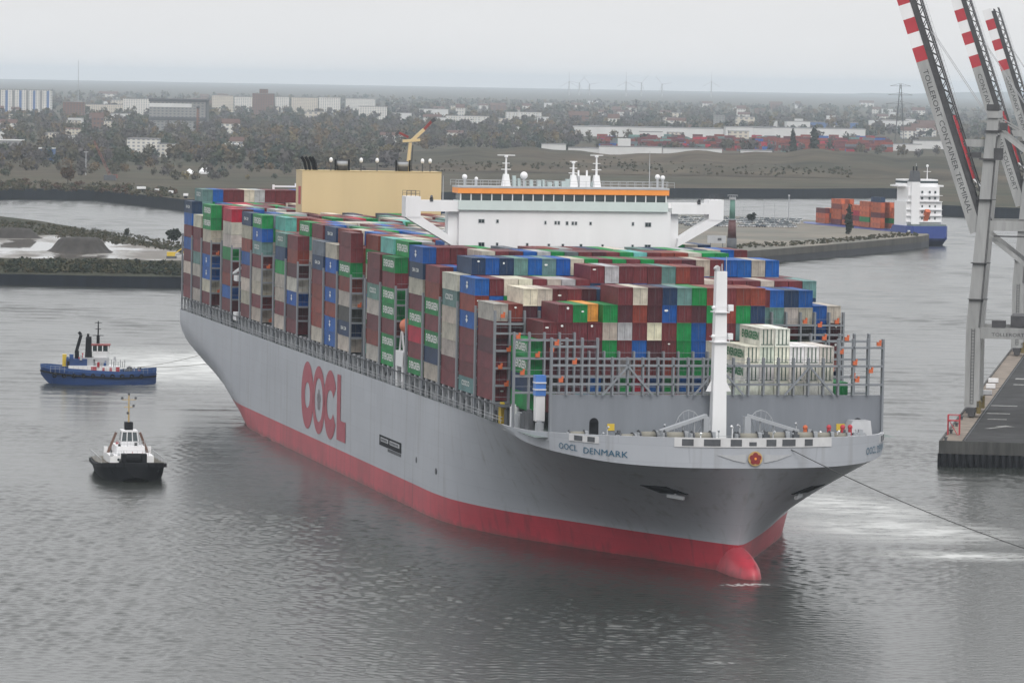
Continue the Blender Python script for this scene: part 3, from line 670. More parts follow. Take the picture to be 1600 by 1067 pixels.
# dark notice panel on the side
g = MB(); g.box(250, 270.3, -B2 - .1, -B2 + .1, 8.95, 10.85); pn = g.build('notice_panel', M['black'], ship)
g = MB(); g.box(251.5, 258.5, -B2 - .14, -B2 - .09, 9.75, 10.5); g.box(260, 269, -B2 - .14, -B2 - .09, 9.75, 10.5); g.build('panel_face', M['lgrey'], pn)
g = MB(); g.box(258, 270, -B2 - .1, -B2 + .1, 8.3, 8.8); g.build('panel_foot', M['dgrey'], pn)
for xx, ww in ((255, 6.0), (264.5, 7.6)):
    g = MB()
    for k in range(6): g.box(xx - ww / 2 + k * ww / 6, xx - ww / 2 + k * ww / 6 + ww / 9, -B2 - .17, -B2 - .13, 9.9, 10.35)
    g.build('panel_mark', M['dgrey'], pn)
# ------------------------------------------------------------------ side gallery between deck edge and containers
Z0 = ZD + 3.2
sg_ = empty('side_gallery', (0, 0, 0)); sg_.parent = ship
g = MB(); g.box(1, 352, -27.9, -27.6, ZD - .3, Z0 - .35); g.box(1, 352, 27.6, 27.9, ZD - .3, Z0 - .35); g.build('coaming', M['grey'], sg_)
g = MB()
for z in (ZD + .55, ZD + 1.1): g.beam((1, -30.45, z), (352, -30.45, z), .07); g.beam((1, 30.45, z), (352, 30.45, z), .07)
for k in range(120): X = 2 + k * 2.93; g.box(X - .04, X + .04, -30.5, -30.42, ZD, ZD + 1.1)
g.build('handrail', M['lgrey'], sg_)
g = MB(); g.box(1, 352, -30.5, -27.6, Z0 - .5, Z0 - .3); g.build('gallery_beam', M['dgrey'], sg_)
stan = MB().box(-.28, .28, -.22, .22, 0, Z0 - ZD).mesh('stanchion', M['lgrey'])
vent = MB().cyl((0, 0, 0), (0, 0, 1.3), .28, n=8).ball((0, 0, 1.5), .45, 8, 5).mesh('deck_vent', M['lgrey'])
boxy = MB().box(-.7, .7, -.4, .4, 0, 1.7).mesh('deck_locker', M['grey'])
for b, X in enumerate(starts[:22]):
    for f in (3.4, 8.2, 12.4): link('stanchion', stan, sg_, (X + f, -30.1, ZD))
    for f in (1.9, 6.0, 10.2):
        q = random.random(); link('deck_vent' if q < .55 else 'deck_locker', vent if q < .55 else boxy, sg_, (X + f + random.uniform(-.8, .8), -29.3 + random.uniform(-.3, .5), ZD - .3))
# ------------------------------------------------------------------ lashing bridges
post_tall = MB().box(-.5, .5, -.145, .145, 0, 1).mesh('post', M['lash'])
obox = MB().box(-.25, .25, -.38, .3, 0, .62).box(-.2, .2, .06, .36, .62, .95).mesh('lashing_box', M['orange'])
walk_me = MB().box(-.5, .5, -.5, .5, -.2, .12).mesh('walkway', M['lash'])
rail_me = MB().box(-.03, .03, -.5, .5, -.03, .03).mesh('handrail', M['lash'])
def lashing_bridge(X, top, rows, zbase=ZD, full=False, ymin=-30.3, tops=None, levels=None, boxes=()):
    e = empty('lashing_bridge', (0, 0, 0)); e.parent = ship
    for y in rows:
        tz = tops(y) if tops else top
        o = link('post', post_tall, e, (X, y, zbase)); o.scale = (1, 1, tz - zbase)
    lv = levels or [Z0 + 2.9 * k for k in range(1, 6)]
    rs = sorted(rows); th_ = lambda y: (tops(y) if tops else top)
    for z in lv:
        ok = [y for y in rs if th_(y) - 0.4 >= z]; run = []
        for y in ok + [None]:
            if run and (y is None or y - run[-1] > 3):
                if len(run) > 1:
                    ln = run[-1] - run[0] - .3
                    o = link('walkway', walk_me, e, (X, (run[0] + run[-1]) / 2, z)); o.scale = (1, ln, 1)
                    o = link('handrail', rail_me, e, (X + .5, (run[0] + run[-1]) / 2, z + 1.0)); o.scale = (1, ln, 1)
                run = []
            if y is not None: run.append(y)
    for y, z in boxes: link('lashing_box', obox, e, (X + .5, y, z))
    return e
all_x = [s for s in starts] + [XBW]
for b, X in enumerate(starts):
    if b >= 22: continue
    rows = [-30.3, -27.78, -25.26, 25.26, 27.78, 30.3]
    bx = [(-29.0 + random.uniform(-.6, .8), Z0 + 2.9 * k + .15) for k in (0, 1, 2, 3, 4) if random.random() < .5]
    bx += [(28.9, Z0 + 2.9 * k + .1) for k in (2, 4)]
    lashing_bridge(X, 39.2, rows, boxes=bx)
for X in (CAS0 + .2, ACC0 + .2): lashing_bridge(X, 39.2, [-30.3, -27.78, -25.26])
full = [-30.24 + ROW * k for k in range(25)]
zl = [Z0 - .55 + 2.9 * k for k in range(0, 5)]
lashing_bridge(starts[22], 39.2, full, boxes=[(-29, 38.0), (-27.9, 32.4), (-29.3, 29.5), (-28.2, 26.6), (29, 37.3), (23.4, 37.3), (26.0, 36.7)], levels=[z + .3 for z in zl] + [37.0])
tp = lambda y: 36.45 if abs(y) > 19.9 else 33.4
lashing_bridge(starts[23], 36.4, full, tops=tp, levels=[26.6, 29.3, 32.2, 35.2],
               boxes=[(-29.7, 35.4), (-26.4, 32.4), (-28.9, 29.5), (-24, 33.3), (22.4, 35.4), (25.4, 33.1), (26.3, 35.3), (23.8, 30.2), (27.5, 29.0)])
e = lashing_bridge(XBW + .1, 36.4, [-27.72 + ROW * k for k in range(23)], zbase=27.3, tops=lambda y: 36.5 if abs(y) > 19.9 else 33.4, levels=[29.1, 32.1, 35.1],
                   boxes=[(-27.0, 35.3), (-24.0, 32.3), (-26.2, 29.4), (26.9, 35.4), (22.9, 32.3), (25.6, 31.0), (23.3, 29.5)])
g = MB()
for y in (-15.2, 0, 15.2):
    for s in (-1, 1): g.beam((XBW + .75, y, 32.0), (XBW + .75, y + s * 4.2, 27.35), .3, .3)
g.build('cross_brace', M['lash'], e)
for y in (-27.72, 27.72):
    g = MB(); g.box(XBW - .5, XBW + .6, y - .17, y + .17, 20, 27.3); g.build('corner_post', M['lash'], e)
# blue and white stair housing beside the breakwater
g = MB(); g.box(366.5, 368.3, -28.7, -27.0, 26.7, 30.0); sh = g.build('stair_housing', M['lblue'], ship)
g = MB(); g.box(366.6, 368.2, -28.6, -27.1, 22.6, 26.7); g.build('stair_frame', M['white'], sh)
for z in (27.6, 28.7): MB().box(366.4, 368.45, -28.76, -26.95, z, z + .22).build('stair_stripe', M['white'], sh)
# ------------------------------------------------------------------ accommodation block and navigation bridge
XH = 266.6
ac = empty('bridge_house', (0, 0, 0)); ac.parent = ship
YC = 0.35
MB().box(261.6, XH, YC - 20.1, YC + 20.1, ZD, 53.55).build('house_wall', M['white'], ac)
MB().box(262.6, XH - 1.2, YC - 21.9, YC + 21.9, ZD, 53.2).build('side_casing', M['white'], ac)
g = MB(); g.box(262.6, XH + .7, YC - 20.4, YC + 19.4, 53.55, 55.3); g.build('bridge_front', mat('pale_grey_green_paint', (0.55, 0.62, 0.61), 0.45, var=0.05), ac)
MB().box(262.8, XH + .45, YC - 20.0, YC + 19.0, 55.3, 56.55).build('bridge_glazing_back', M['glass'], ac)
ys = np.linspace(-20.0, 19.0, 21)
for k in range(len(ys) - 1):
    MB().box(XH + .46, XH + .52, YC + ys[k] + .13, YC + ys[k + 1] - .13, 55.42, 56.5).build('bridge_window', M['glass'], ac)
for k in range(len(ys)):
    MB().box(XH + .4, XH + .62, YC + ys[k] - .1, YC + ys[k] + .1, 55.3, 56.55).build('mullion', M['white'], ac)
MB().box(262.5, XH + .9, YC - 20.6, YC + 19.5, 56.6, 57.6).build('orange_band', M['orange2'], ac)
MB().box(262.4, XH + 1.0, YC - 20.6, YC + 19.5, 57.6, 57.95).build('roof', M['lgrey'], ac)
# wings
for s in (-1, 1):
    wg = empty('bridge_wing', (0, 0, 0)); wg.parent = ac; yo = YC + s * 20.2; yt = YC + s * 30.2; ye = YC + s * 27.4
    def bx(y0, y1, z0, z1, x0=263.2, x1=XH + .3, nm='wing', mt='white'):
        a, b = sorted((y0, y1)); return MB().box(x0, x1, a, b, z0, z1).build(nm, M[mt], wg)
    bx(yo, ye, 53.2, 54.2, nm='wing_deck'); bx(yo, ye, 54.2, 55.2, XH + .1, XH + .3, 'wing_bulwark'); bx(yo, ye, 54.2, 55.2, 263.2, 263.4, 'wing_bulwark')
    bx(ye, yt, 52.1, 55.9, nm='wing_cab')
    g = MB(); ya, yb_ = YC + s * 21.4, YC + s * 28.9
    vs = []
    for X in (264.0, XH + .2): vs += [(X, ya, 47.0), (X, ya + s * .2, 48.6), (X, yb_, 53.3), (X, yb_ + s * 1.2, 52.0)]
    g.add(vs, [(0, 1, 2, 3), (7, 6, 5, 4), (0, 4, 5, 1), (1, 5, 6, 2), (2, 6, 7, 3), (3, 7, 4, 0)]); g.build('wing_brace', M['white'], wg)
    g = MB(); y0, y1 = sorted((yt - s * .1, ye + s * .2))
    for z in (56.4, 56.9): g.beam((XH + .2, y0, z), (XH + .2, y1, z), .06); g.beam((263.3, y0, z), (263.3, y1, z), .06)
    for y in np.linspace(y0, y1, 4): g.box(XH + .17, XH + .23, y - .03, y + .03, 55.9, 56.9); g.box(263.27, 263.33, y - .03, y + .03, 55.9, 56.9)
    g.build('wing_rail', M['dgrey'], wg)
    g = MB(); y = YC + s * 25.4; g.box(XH, XH + .4, y - .3, y + .3, 55.0, 55.7); g.cyl((XH + .2, y, 55.6), (XH + .7, y + s * .1, 56.0), .25, n=8); g.build('searchlight', M['dgrey'], wg)
# windows: y, z, width, height on the white front
def pxY(px): return (px - 881.5) / 8.27 + YC
wins = [(750, 345.5, 9, 5), (775, 345.5, 3.4, 4.5), (850, 347, 2.6, 4.5), (866, 347, 3, 4.5), (871, 347, 3, 4.5), (884, 347.5, 3.4, 5), (893, 347.5, 3, 4.5), (898, 347.5, 3, 4.5), (921, 347.5, 3, 4), (988, 347.5, 3, 4.5), (1012, 348.5, 9, 6),
        (750.5, 381, 9, 5.5), (775, 381, 3, 5), (822, 381.5, 3.2, 5.5), (856, 382, 3.2, 5), (878, 382, 3.2, 5), (906.5, 382, 3.6, 5), (940.5, 382, 3, 4.5), (988, 382, 3, 4.5), (1012, 382, 9, 5)]
for px, py, ww, hh in wins:
    y = pxY(px); z = 53.55 - (py - 331.5) / 8.27 - 0.35; ww /= 8.27; hh /= 8.27
    f = MB().box(XH, XH + .06, y - ww / 2 - .08, y + ww / 2 + .08, z - hh / 2 - .08, z + hh / 2 + .08).build('window', M['lgrey'], ac)
    nn = 2 if ww > .8 else 1
    for k in range(nn):
        a = y - ww / 2 + k * ww / nn; MB().box(XH + .05, XH + .09, a + .03, a + ww / nn - .03, z - hh / 2, z + hh / 2).build('pane', M['glass'], f)
# monkey island: masts, radars, radomes, rails
M_ARM = .75
def radar_mast(y, h, X=264.5, arm=2.2, lat=True):
    arm *= M_ARM
    m_ = empty('radar_mast', (0, 0, 0)); m_.parent = ac; z0 = 57.95
    g = MB(); g.frustum(X - .8, X + .8, y - .75, y + .75, z0, X - .5, X + .5, y - .45, y + .45, z0 + 2.2)
    g.cyl((X, y, z0 + 2), (X, y, z0 + h), .24, .14, n=8)
    for f, wd in ((.55, .9), (.75, .7)): g.beam((X, y - wd, z0 + h * f), (X, y + wd, z0 + h * f), .14)
    g.build('mast_pole', M['white'], m_); g = MB(); g.box(X - .15, X + .15, y - arm, y + arm, z0 + h, z0 + h + .15); g.cyl((X, y, z0 + h - .3), (X, y, z0 + h), .35, n=8); g.build('radar_scanner', M['white'], m_)
    return m_
radar_mast(-10.6, 5.6); radar_mast(6.6, 5.8, arm=1.6); radar_mast(2.2, 4.6, arm=.9)
for y, r, zz in ((-7.3, .72, 1.4), (-18.5, .5, 1.2), (-16.3, .35, 1.0), (18.2, .5, 1.6), (19.2, .45, 1.5)):
    d_ = empty('radome', (0, 0, 0)); d_.parent = ac
    MB().cyl((265, y, 57.95), (265, y, 57.95 + zz), .22, n=8).build('pedestal', M['lgrey'], d_); MB().ball((265, y, 57.95 + zz + r * .8), r, 12, 8).build('dome', M['white'], d_, True)
M['locker'] = mat('grey_green_lockers', (0.42, 0.5, 0.5), 0.6)
for k in range(15):
    y = -9 + k * 1.15 + random.uniform(-.3, .3); h = random.uniform(.8, 2.0); q = random.uniform(.2, .5)
    MB().box(263.6, 264.6, y - q, y + q, 57.95, 57.95 + h).build('deck_locker', M['locker'], ac)
g = MB(); g.box(263.2, 265.2, 3.3, 5.3, 57.95, 60.0); g.box(263.2, 263.5, 3.3, 3.6, 60, 61.0); g.box(263.2, 263.5, 4.9, 5.2, 60, 61.0); g.build('signal_locker', M['white'], ac)
g = MB()
for z in (58.5, 59.0): g.beam((XH + .8, YC - 21, z), (XH + .8, YC + 20.5, z), .06); g.beam((262.6, YC - 21, z), (262.6, YC + 20.5, z), .06)
for y in np.linspace(-21, 20.5, 28): g.box(XH + .77, XH + .83, YC + y - .03, YC + y + .03, 57.95, 59.0); g.box(262.57, 262.63, YC + y - .03, YC + y + .03, 57.95, 59.0)
g.build('roof_rail', M['lgrey'], ac)
for y, h in ((-22.3, 6.5), (16.9, 6.8)):
    g = MB(); zb = 53.2 if y < -20 else 57.95; g.cyl((264, y, zb), (264, y, zb + h), .12, .04, n=6); g.build('whip_aerial', M['lgrey'], ac)
# lifeboat and white davit at the ship's side by the house
lb = empty('lifeboat_station', (0, 0, 0)); lb.parent = ship
g = MB(); X = ACC0 + 5.2
g.box(X - 3.6, X - 2.4, -30.4, -29.4, ZD, Z0 + 2.6); g.box(X + 1.8, X + 3.0, -30.4, -29.4, ZD, Z0 + 2.6); g.box(X - 3.6, X + 3.0, -30.45, -29.3, Z0 + .6, Z0 + 3.4)
g.beam((X - 2, -30, Z0 + 3.4), (X - .4, -30, Z0 + 7), .3); g.beam((X + 2, -30, Z0 + 3.4), (X + .2, -30, Z0 + 7), .3); g.build('davit', M['white'], lb)
g = MB(); n_ = 16
for k in range(13):
    t = k / 12; r = 1.45 * math.sin(math.pi * (t * .86 + .07)) ** .55
    for j in range(n_): q = 2 * math.pi * j / n_; g.v.append((X - 4.2 + 8.4 * t, -28.9 + r * .95 * math.cos(q), Z0 + 8.0 + r * math.sin(q)))
for k in range(12):
    for j in range(n_): a = k * n_ + j; b = k * n_ + (j + 1) % n_; g.face((a, a + n_, b + n_, b))
g.face(range(n_)); g.face(range(12 * n_ + n_ - 1, 12 * n_ - 1, -1)); g.build('lifeboat', M['orange'], lb, True)
g = MB(); X = CAS0 + 6; g.beam((X - 3, -30.2, Z0 + 9), (X + 3.2, -29.6, Z0 + 10.5), .5); g.box(X - 2, X + 2, -30.4, -29, Z0 + 7.4, Z0 + 8.6); g.box(X - 2, X + 2, -30.4, -29, Z0 - 1.4, Z0 + .4); g.build('gangway', M['white'], ship)
# ------------------------------------------------------------------ engine casing with funnel tops and crane
ec = empty('engine_casing', (0, 0, 0)); ec.parent = ship
YF0, YF1 = -15.9, 16.0; ZT = 56.35
MB().box(74.4, 82.2, YF0, YF1, ZD, ZT).build('casing_wall', M['tan'], ec)
MB().box(74.3, 82.3, YF0 - .06, YF1 + .06, ZT, ZT + .12).build('casing_top', mat('casing_top_paint', (0.5, 0.38, 0.18), 0.6), ec)
MB().box(78, 80.5, YF0 - .1, YF0, ZT - 7.5, ZT - 3.5).build('casing_emblem', M['red'], ec)
def pf(px): return YF0 + (px - 470) / (687 - 470) * (YF1 - YF0)
g = MB()
for k, dx in enumerate((0, 1.2, 2.4, 3.2)):
    y = pf(481) + dx * .75; g.cyl((78, y, ZT), (78, y - .4, ZT + 2.0), .32, n=8); g.cyl((78, y - .4, ZT + 2.0), (78, y - 1.1, ZT + 3.1), .34, n=8)
g.build('exhaust_pipes', M['black'], ec)
for px in (517, 564, 589, 660, 672):
    y = pf(px); v_ = empty('vent_post', (0, 0, 0)); v_.parent = ec
    MB().cyl((80, y, ZT), (80, y, ZT + 2.0), .16, n=6).build('pole', M['dgrey'], v_); MB().ball((80, y, ZT + 2.5), .42, 8, 6, 1.4).build('cowl', M['white'], v_, True)
for px in (537, 632):
    y = pf(px); v_ = empty('funnel', (0, 0, 0)); v_.parent = ec
    MB().cyl((78, y, ZT), (78, y, ZT + 2.4), 1.25, n=16).build('uptake', M['dgrey'], v_, True); MB().cyl((78, y, ZT + 1.2), (78, y, ZT + 2.2), 1.3, n=16).build('uptake_ring', M['grey'], v_, True)
    g = MB()
    for s in (-1, 1): g.box(77.5, 78.5, y + s * 1.55 - .12, y + s * 1.55 + .12, ZT, ZT + 2.6)
    g.build('bracket', M['black'], v_)
cr = empty('deck_crane', (0, 0, 0)); cr.parent = ec
y = pf(642); g = MB(); g.cyl((76, y, ZT), (76, y + .6, ZT + 6.6), .45, .38, n=10); g.build('crane_post', M['tan'], cr)
g = MB(); g.cyl((76, y + .9, ZT + .1), (76, y + 1.2, ZT + 6.0), .12, n=6); g.build('crane_ladder', M['dgrey'], cr)
y2 = y + .5; g = MB(); g.beam((76, y2 - 1.7, ZT + 6.9), (76, y2 + 2.3, ZT + 7.2), .8, .6); g.beam((76, y2 + .4, ZT + 7), (76, y2 + 3.2, ZT + 9.6), .55, .7); g.build('crane_jib_base', M['tan'], cr)
g = MB(); g.beam((76, y2 + 3.0, ZT + 9.4), (76, y2 + 5.0, ZT + 11.6), .5, .6); g.beam((76, y2 - 2.6, ZT + 8.8), (76, y2 - .4, ZT + 7.8), .5, .5); g.build('crane_jib', mat('faded_red', (0.24, 0.05, 0.05), .6), cr)
g = MB(); g.beam((76, y2 + 4.8, ZT + 11.4), (76, y2 + 5.7, ZT + 12.0), .7, .8); g.beam((76, y2 - 3.3, ZT + 8.3), (76, y2 - 2.5, ZT + 9.2), .5, .6); g.build('crane_jib_head', M['dgrey'], cr)
# white gantry frame on the stern stacks
g = MB()
for a, b in (((2, -8.5, 50.8), (2, 0.5, 50.8)), ((2, -8.5, 48.6), (2, -8.5, 51.2)), ((2, 0.4, 48.6), (2, 0.4, 51.8)), ((2, -3.0, 50.8), (2, -3.0, 51.6)), ((2, -1.6, 49.4), (2, .4, 49.4))): g.beam(a, b, .5, .35)
g.build('stern_gantry', M['white'], ship)
# ------------------------------------------------------------------ fore mast and mooring gear
fm = empty('fore_mast', (0, 0, 0)); fm.parent = ship; XM, YM = 377.0, -0.55
MB().frustum(XM - 1.0, XM + 1.0, YM - 1.2, YM + 1.2, 20, XM - .75, XM + .75, YM - .86, YM + .86, 47.4).build('mast_column', M['white'], fm)
g = MB()
for s in (-1, 1): g.add([(XM - .1, YM + s * 1.2, 28.1), (XM - .1, YM + s * 2.1, 28.1), (XM - .1, YM + s * 1.15, 30.0), (XM + .1, YM + s * 1.2, 28.1), (XM + .1, YM + s * 2.1, 28.1), (XM + .1, YM + s * 1.15, 30.0)], [(0, 1, 2), (5, 4, 3), (0, 3, 4, 1), (1, 4, 5, 2)])
g.build('mast_gusset', M['white'], fm)
for z, r in ((36.0, 1.3), (40.8, 1.2)):
    g = MB(); g.box(XM - 1.4, XM + 1.4, YM - r, YM + r, z, z + .18)
    for s in (-1, 1): g.beam((XM - 1.3, YM + s * r, z + .9), (XM + 1.3, YM + s * r, z + .9), .06); g.beam((XM + 1.35, YM - r, z + .9), (XM + 1.35, YM + r, z + .9), .06); g.box(XM + 1.3, XM + 1.38, YM + s * r - .04, YM + s * r + .04, z, z + .95)
    g.build('mast_platform', M['white'], fm)
g = MB()
for z in (40.8, 36.2): g.box(XM + .4, XM + 1.3, YM + 1.1, YM + 1.9, z + .3, z + 1.3); g.ball((XM + .9, YM - 1.3, z + .8), .35, 8, 6)
g.build('mast_lamp', M['white'], fm)
g = MB(); g.cyl((XM, YM + .2, 47.4), (XM, YM + .2, 48.6), .12, n=6); g.cyl((XM + .4, YM + .8, 46.5), (XM + .4, YM + .8, 49.8), .06, n=5); g.box(XM - .4, XM + .4, YM - .9, YM - .2, 47.4, 48.2); g.ball((XM + .6, YM - 1.1, 47.9), .3, 8, 6); g.build('mast_top_gear', M['lgrey'], fm)
def winch(X, y, s=1.0, rz=0):
    w_ = empty('mooring_winch', (X, y, 20.0), rz); w_.parent = ship
    g = MB(); g.box(-1.4 * s, 1.4 * s, -1.8 * s, 1.8 * s, 0, .4); g.box(-.5 * s, .6 * s, 1.3 * s, 1.9 * s, .4, 2.1 * s); g.box(-.5 * s, .5 * s, -1.9 * s, -1.6 * s, .4, 1.9 * s); g.build('winch_frame', M['grey'], w_)
    g = MB(); g.cyl((0, -1.6 * s, 1.3 * s), (0, -1.45 * s, 1.3 * s), 1.0 * s, n=14); g.cyl((0, 1.2 * s, 1.3 * s), (0, 1.3 * s, 1.3 * s), 1.0 * s, n=14); g.build('winch_flange', M['dgrey'], w_)
    MB().cyl((0, -1.45 * s, 1.3 * s), (0, 1.2 * s, 1.3 * s), .72 * s, n=14).build('rope_drum', M['rope'], w_, True)
for X, y, s, r in ((385, -9.8, 1.1, 0), (386, -5.6, 1.1, .1), (387.5, 1.6, 1.1, 0), (386.5, 6.4, 1.15, -.1), (385.5, 11.4, 1.1, 0), (384, -17.5, .9, .3), (382, 18.5, .9, -.3), (378.6, -24.2, .9, 0), (383.5, 15, 1, 0), (381.5, -13.4, 1.0, .2)): winch(X, y, s, r)
for X, y in ((389, -3), (389, 4), (387, -13), (386.5, 14.5), (381, -21.5), (380, 22.5), (388, 9.5), (388, -7.8)):
    b_ = empty('bollard', (X, y, 20.0)); b_.parent = ship
    g = MB()
    for s in (-.6, .6): g.cyl((0, s, 0), (0, s, 1.25), .34, n=10); g.cyl((0, s, 1.25), (0, s, 1.4), .46, n=10)
    g.build('bollard_pair', M['dgrey'], b_)
# grey sloping chain covers and guard frames in front of the mast
for s in (-1, 1):
    g = MB(); y0 = -.5 + s * 3.4; y1 = -.5 + s * 11.5
    g.beam((382, y0, 24.6), (384, y1, 22.2), 1.0, .5); g.box(381.4, 382.6, y0 - .5, y0 + .5, 20, 24.4)
    for k in range(5): t = k / 4; yy = y0 + (y1 - y0) * t; g.box(382.0 + 2 * t - .08, 382.0 + 2 * t + .08, yy - .08, yy + .08, 20, 24.4 - 2.2 * t)
    g.build('windlass_cover', M['grey'], ship)
    g = MB()
    for k in range(9):
        q = math.pi * k / 8; a = (381, -.5 + s * 6 + 2.4 * math.cos(q), 21.5 + 3.9 * math.sin(q)); q2 = math.pi * (k + 1) / 8
        if k < 8: g.beam(a, (381, -.5 + s * 6 + 2.4 * math.cos(q2), 21.5 + 3.9 * math.sin(q2)), .12); g.beam(a, (381, -.5 + s * 6 + 2.4 * math.cos(q) * .3, 20.5), .07)
    g.build('guard_frame', M['grey'], ship)
for y, c in ((16.6, 'red'), (20.3, 'red'), (19.0, 'red'), (12.5, 'orange')):
    g = MB(); g.cyl((384 - abs(y) * .12, y, 20), (384 - abs(y) * .12, y, 22.6), .32, n=8); g.ball((384 - abs(y) * .12, y, 22.7), .42, 8, 6); g.build('hydrant_box', M[c], ship)
g = MB(); g.frustum(XBW, 378.4, 20.3, 25.2, 20, XBW, 377.6, 22.0, 25.0, 23.4); g.build('companion_hatch', M['lgrey'], ship)
g = MB()
for k in range(20): y = -22 + k * 2.2; g.box(XBW + 6.0, XBW + 6.1, y - .04, y + .04, 20, 21.2)
for z in (20.6, 21.2): g.beam((XBW + 6.05, -22, z), (XBW + 6.05, 20, z), .06)
g.build('foredeck_rail', M['lgrey'], ship)
# clutter on the side deck ahead of the last outer stack
for X, y, wd, h, mt in ((346.5, -29.2, .9, 3.2, 'yellow'), (350, -29, 1.0, 2.6, 'dgrey'), (354, -29, .8, 3.4, 'white'), (357.5, -28.8, 1.4, 2.4, 'grey'), (361.5, -28.8, 1.6, 2.8, 'dgrey'), (365, -28.9, 1.3, 3.4, 'dgrey'), (370, -28.4, 1.1, 2.0, 'grey'), (349, -27.8, 1.5, 2.0, 'orange')):
    g = MB(); g.box(X - wd, X + wd, y - .45, y + .45, ZD - .35, ZD + h - .4); g.box(X - wd * .6, X + wd * .5, y - .3, y + .3, ZD + h - .4, ZD + h); g.build('deck_housing', M[mt], ship)

# small gear spread over the fore deck
fg = random.Random(3)
for k in range(46):
    y = fg.uniform(-22, 22); X = fg.uniform(379, 391 - abs(y) * .28); q = fg.random(); g = MB()
    if q < .4: a, b, h = fg.uniform(.25, .6), fg.uniform(.25, .7), fg.uniform(1.2, 2.6); g.box(X - a, X + a, y - b, y + b, 20, 20 + h * .8); g.box(X - a * .6, X + a * .6, y - b * .5, y + b * .5, 20 + h * .8, 20 + h); nm, mt = 'deck_box', fg.choice(('grey', 'lgrey', 'dgrey', 'lgrey'))
    elif q < .75: h = fg.uniform(1.5, 3.4); g.cyl((X, y, 20), (X, y, 20 + h), .1, n=6); g.cyl((X, y, 20 + h), (X + .3, y + fg.uniform(-.5, .5), 20 + h + .3), .18, n=6); nm, mt = 'vent_pipe', fg.choice(('lgrey', 'grey', 'white'))
    else: g.cyl((X, y - .5, 20.5), (X, y + .5, 20.5), .5, n=10); g.box(X - .6, X + .6, y - .7, y - .5, 20, 21.1); g.box(X - .6, X + .6, y + .5, y + .7, 20, 21.1); nm, mt = 'rope_reel', fg.choice(('rope', 'grey', 'dgrey'))
    g.build(nm, M[mt], ship)

# ================================================================== THE CONTAINERS
CC = dict(m=(0.135, 0.034, 0.040), d=(0.075, 0.024, 0.032), r=(0.21, 0.052, 0.040), R=(0.36, 0.03, 0.055), b=(0.022, 0.10, 0.33), n=(0.022, 0.045, 0.10),
          t=(0.13, 0.225, 0.215), a=(0.12, 0.38, 0.34), g=(0.02, 0.215, 0.065), w=(0.43, 0.40, 0.345), l=(0.60, 0.55, 0.46), y=(0.40, 0.41, 0.41),
          s=(0.12, 0.145, 0.17), k=(0.05, 0.052, 0.05), o=(0.72, 0.33, 0.07), W=(0.74, 0.73, 0.68))
for _k, _c in list(CC.items()):
    _m = sum(_c) / 3; CC[_k] = tuple(max(.008, _m + (v - _m) * (1.15 if _k in 'mdrRbntg' else 1.0)) * (.92 if _k in 'mdrRbng' else 1.0) for v in _c)
CN = dict(m='maroon', d='dark maroon', r='rust red', R='bright red', b='blue', n='navy', t='grey green', a='turquoise', g='green', w='beige', l='cream', y='light grey', s='slate grey', k='charcoal', o='orange', W='white refrigerated')
RANDOM = 'mmmmmmddrrrrRbbbnnttgggggwwwwlyysa'
outer = {0: 'mmwmbmbn', 1: 'wdwtmml', 2: 'mwbbmwgg', 3: '', 4: 'mbrmgwwR', 5: 'mwwmbrwn', 6: 'wmwwmtbg', 7: '', 8: 'wmwwgnt', 9: 'mdbwdrm', 10: '',
         11: 'wrrrmns', 12: 'bbrbmbw', 13: 'wnkwrgmm', 14: '', 15: 'wrmwtmm', 16: 'ggmggmg', 17: 'gmRgmwnb', 18: 'wngmgrm', 19: 'mmwwwtw', 20: 'tmmmbrb', 21: 'mmmdmw', 22: '', 23: ''}
def rnd(n): return [random.choice(RANDOM) for _ in range(n)]
stacks = {}                                  # (bay, row) -> list of colour letters, bottom to top
for b in range(24):
    for r in range(24):
        if r == 0: stacks[b, r] = list(outer[b]); continue
        if b == 0: n_ = 9
        elif b in (3,) and r == 1: n_ = 8
        elif b <= 17: n_ = 8 if random.random() > 0.22 else 7
        elif b == 18: n_ = 8 if 2 < r < 21 else 7
        elif b == 19: n_ = 8 if 1 <= r <= 22 else 7
        elif b == 20: n_ = 8 if 8 <= r <= 15 else 7
        elif b == 21: n_ = 6 if r in (1, 22, 23) else 7
        elif b == 22: n_ = {1: 4, 2: 5, 3: 6, 4: 6, 5: 6, 6: 6}.get(r, 7 if r <= 16 else (3 if r <= 20 else 0))
        else: n_ = 4 if 14 <= r <= 19 else (1 if 2 <= r <= 13 else 0)
        if b in (3, 7, 10, 14) and r == 23: n_ = 7
        stacks[b, r] = rnd(n_)
def put(b, r, s):
    """s: colours of the topmost tiers, listed from the top down"""
    st = stacks[b, r]
    for k, c in enumerate(s): st[-1 - k] = c
for r, c in zip(range(1, 10), 'tbmmlymmm'): put(0, r, c)
put(3, 1, 'Rww'); put(7, 1, 'awt'); put(10, 1, 'mww'); put(14, 1, 'rgw'); put(5, 1, 'nl'); put(15, 1, 'aw'); put(15, 2, 'w'); put(11, 1, 'n'); put(12, 1, 'r'); put(16, 1, 'g')
for r, c in ((1, 'mm'), (2, 'mm'), (3, 'mm'), (4, 'gm')): put(17, r, c)
for r, c in zip(range(1, 24), 'nbntbtbwgmgmgmmdwmbbwbm'): put(19, r, c)
for r, c in zip(range(1, 24), 'mllmwymwmmrmtrmlmmmwmmt'): put(20, r, c)
put(20, 0, 'brb'); put(20, 8, 'mn'); put(20, 9, 'ym'); put(20, 10, 'mb'); put(20, 11, 'mb')
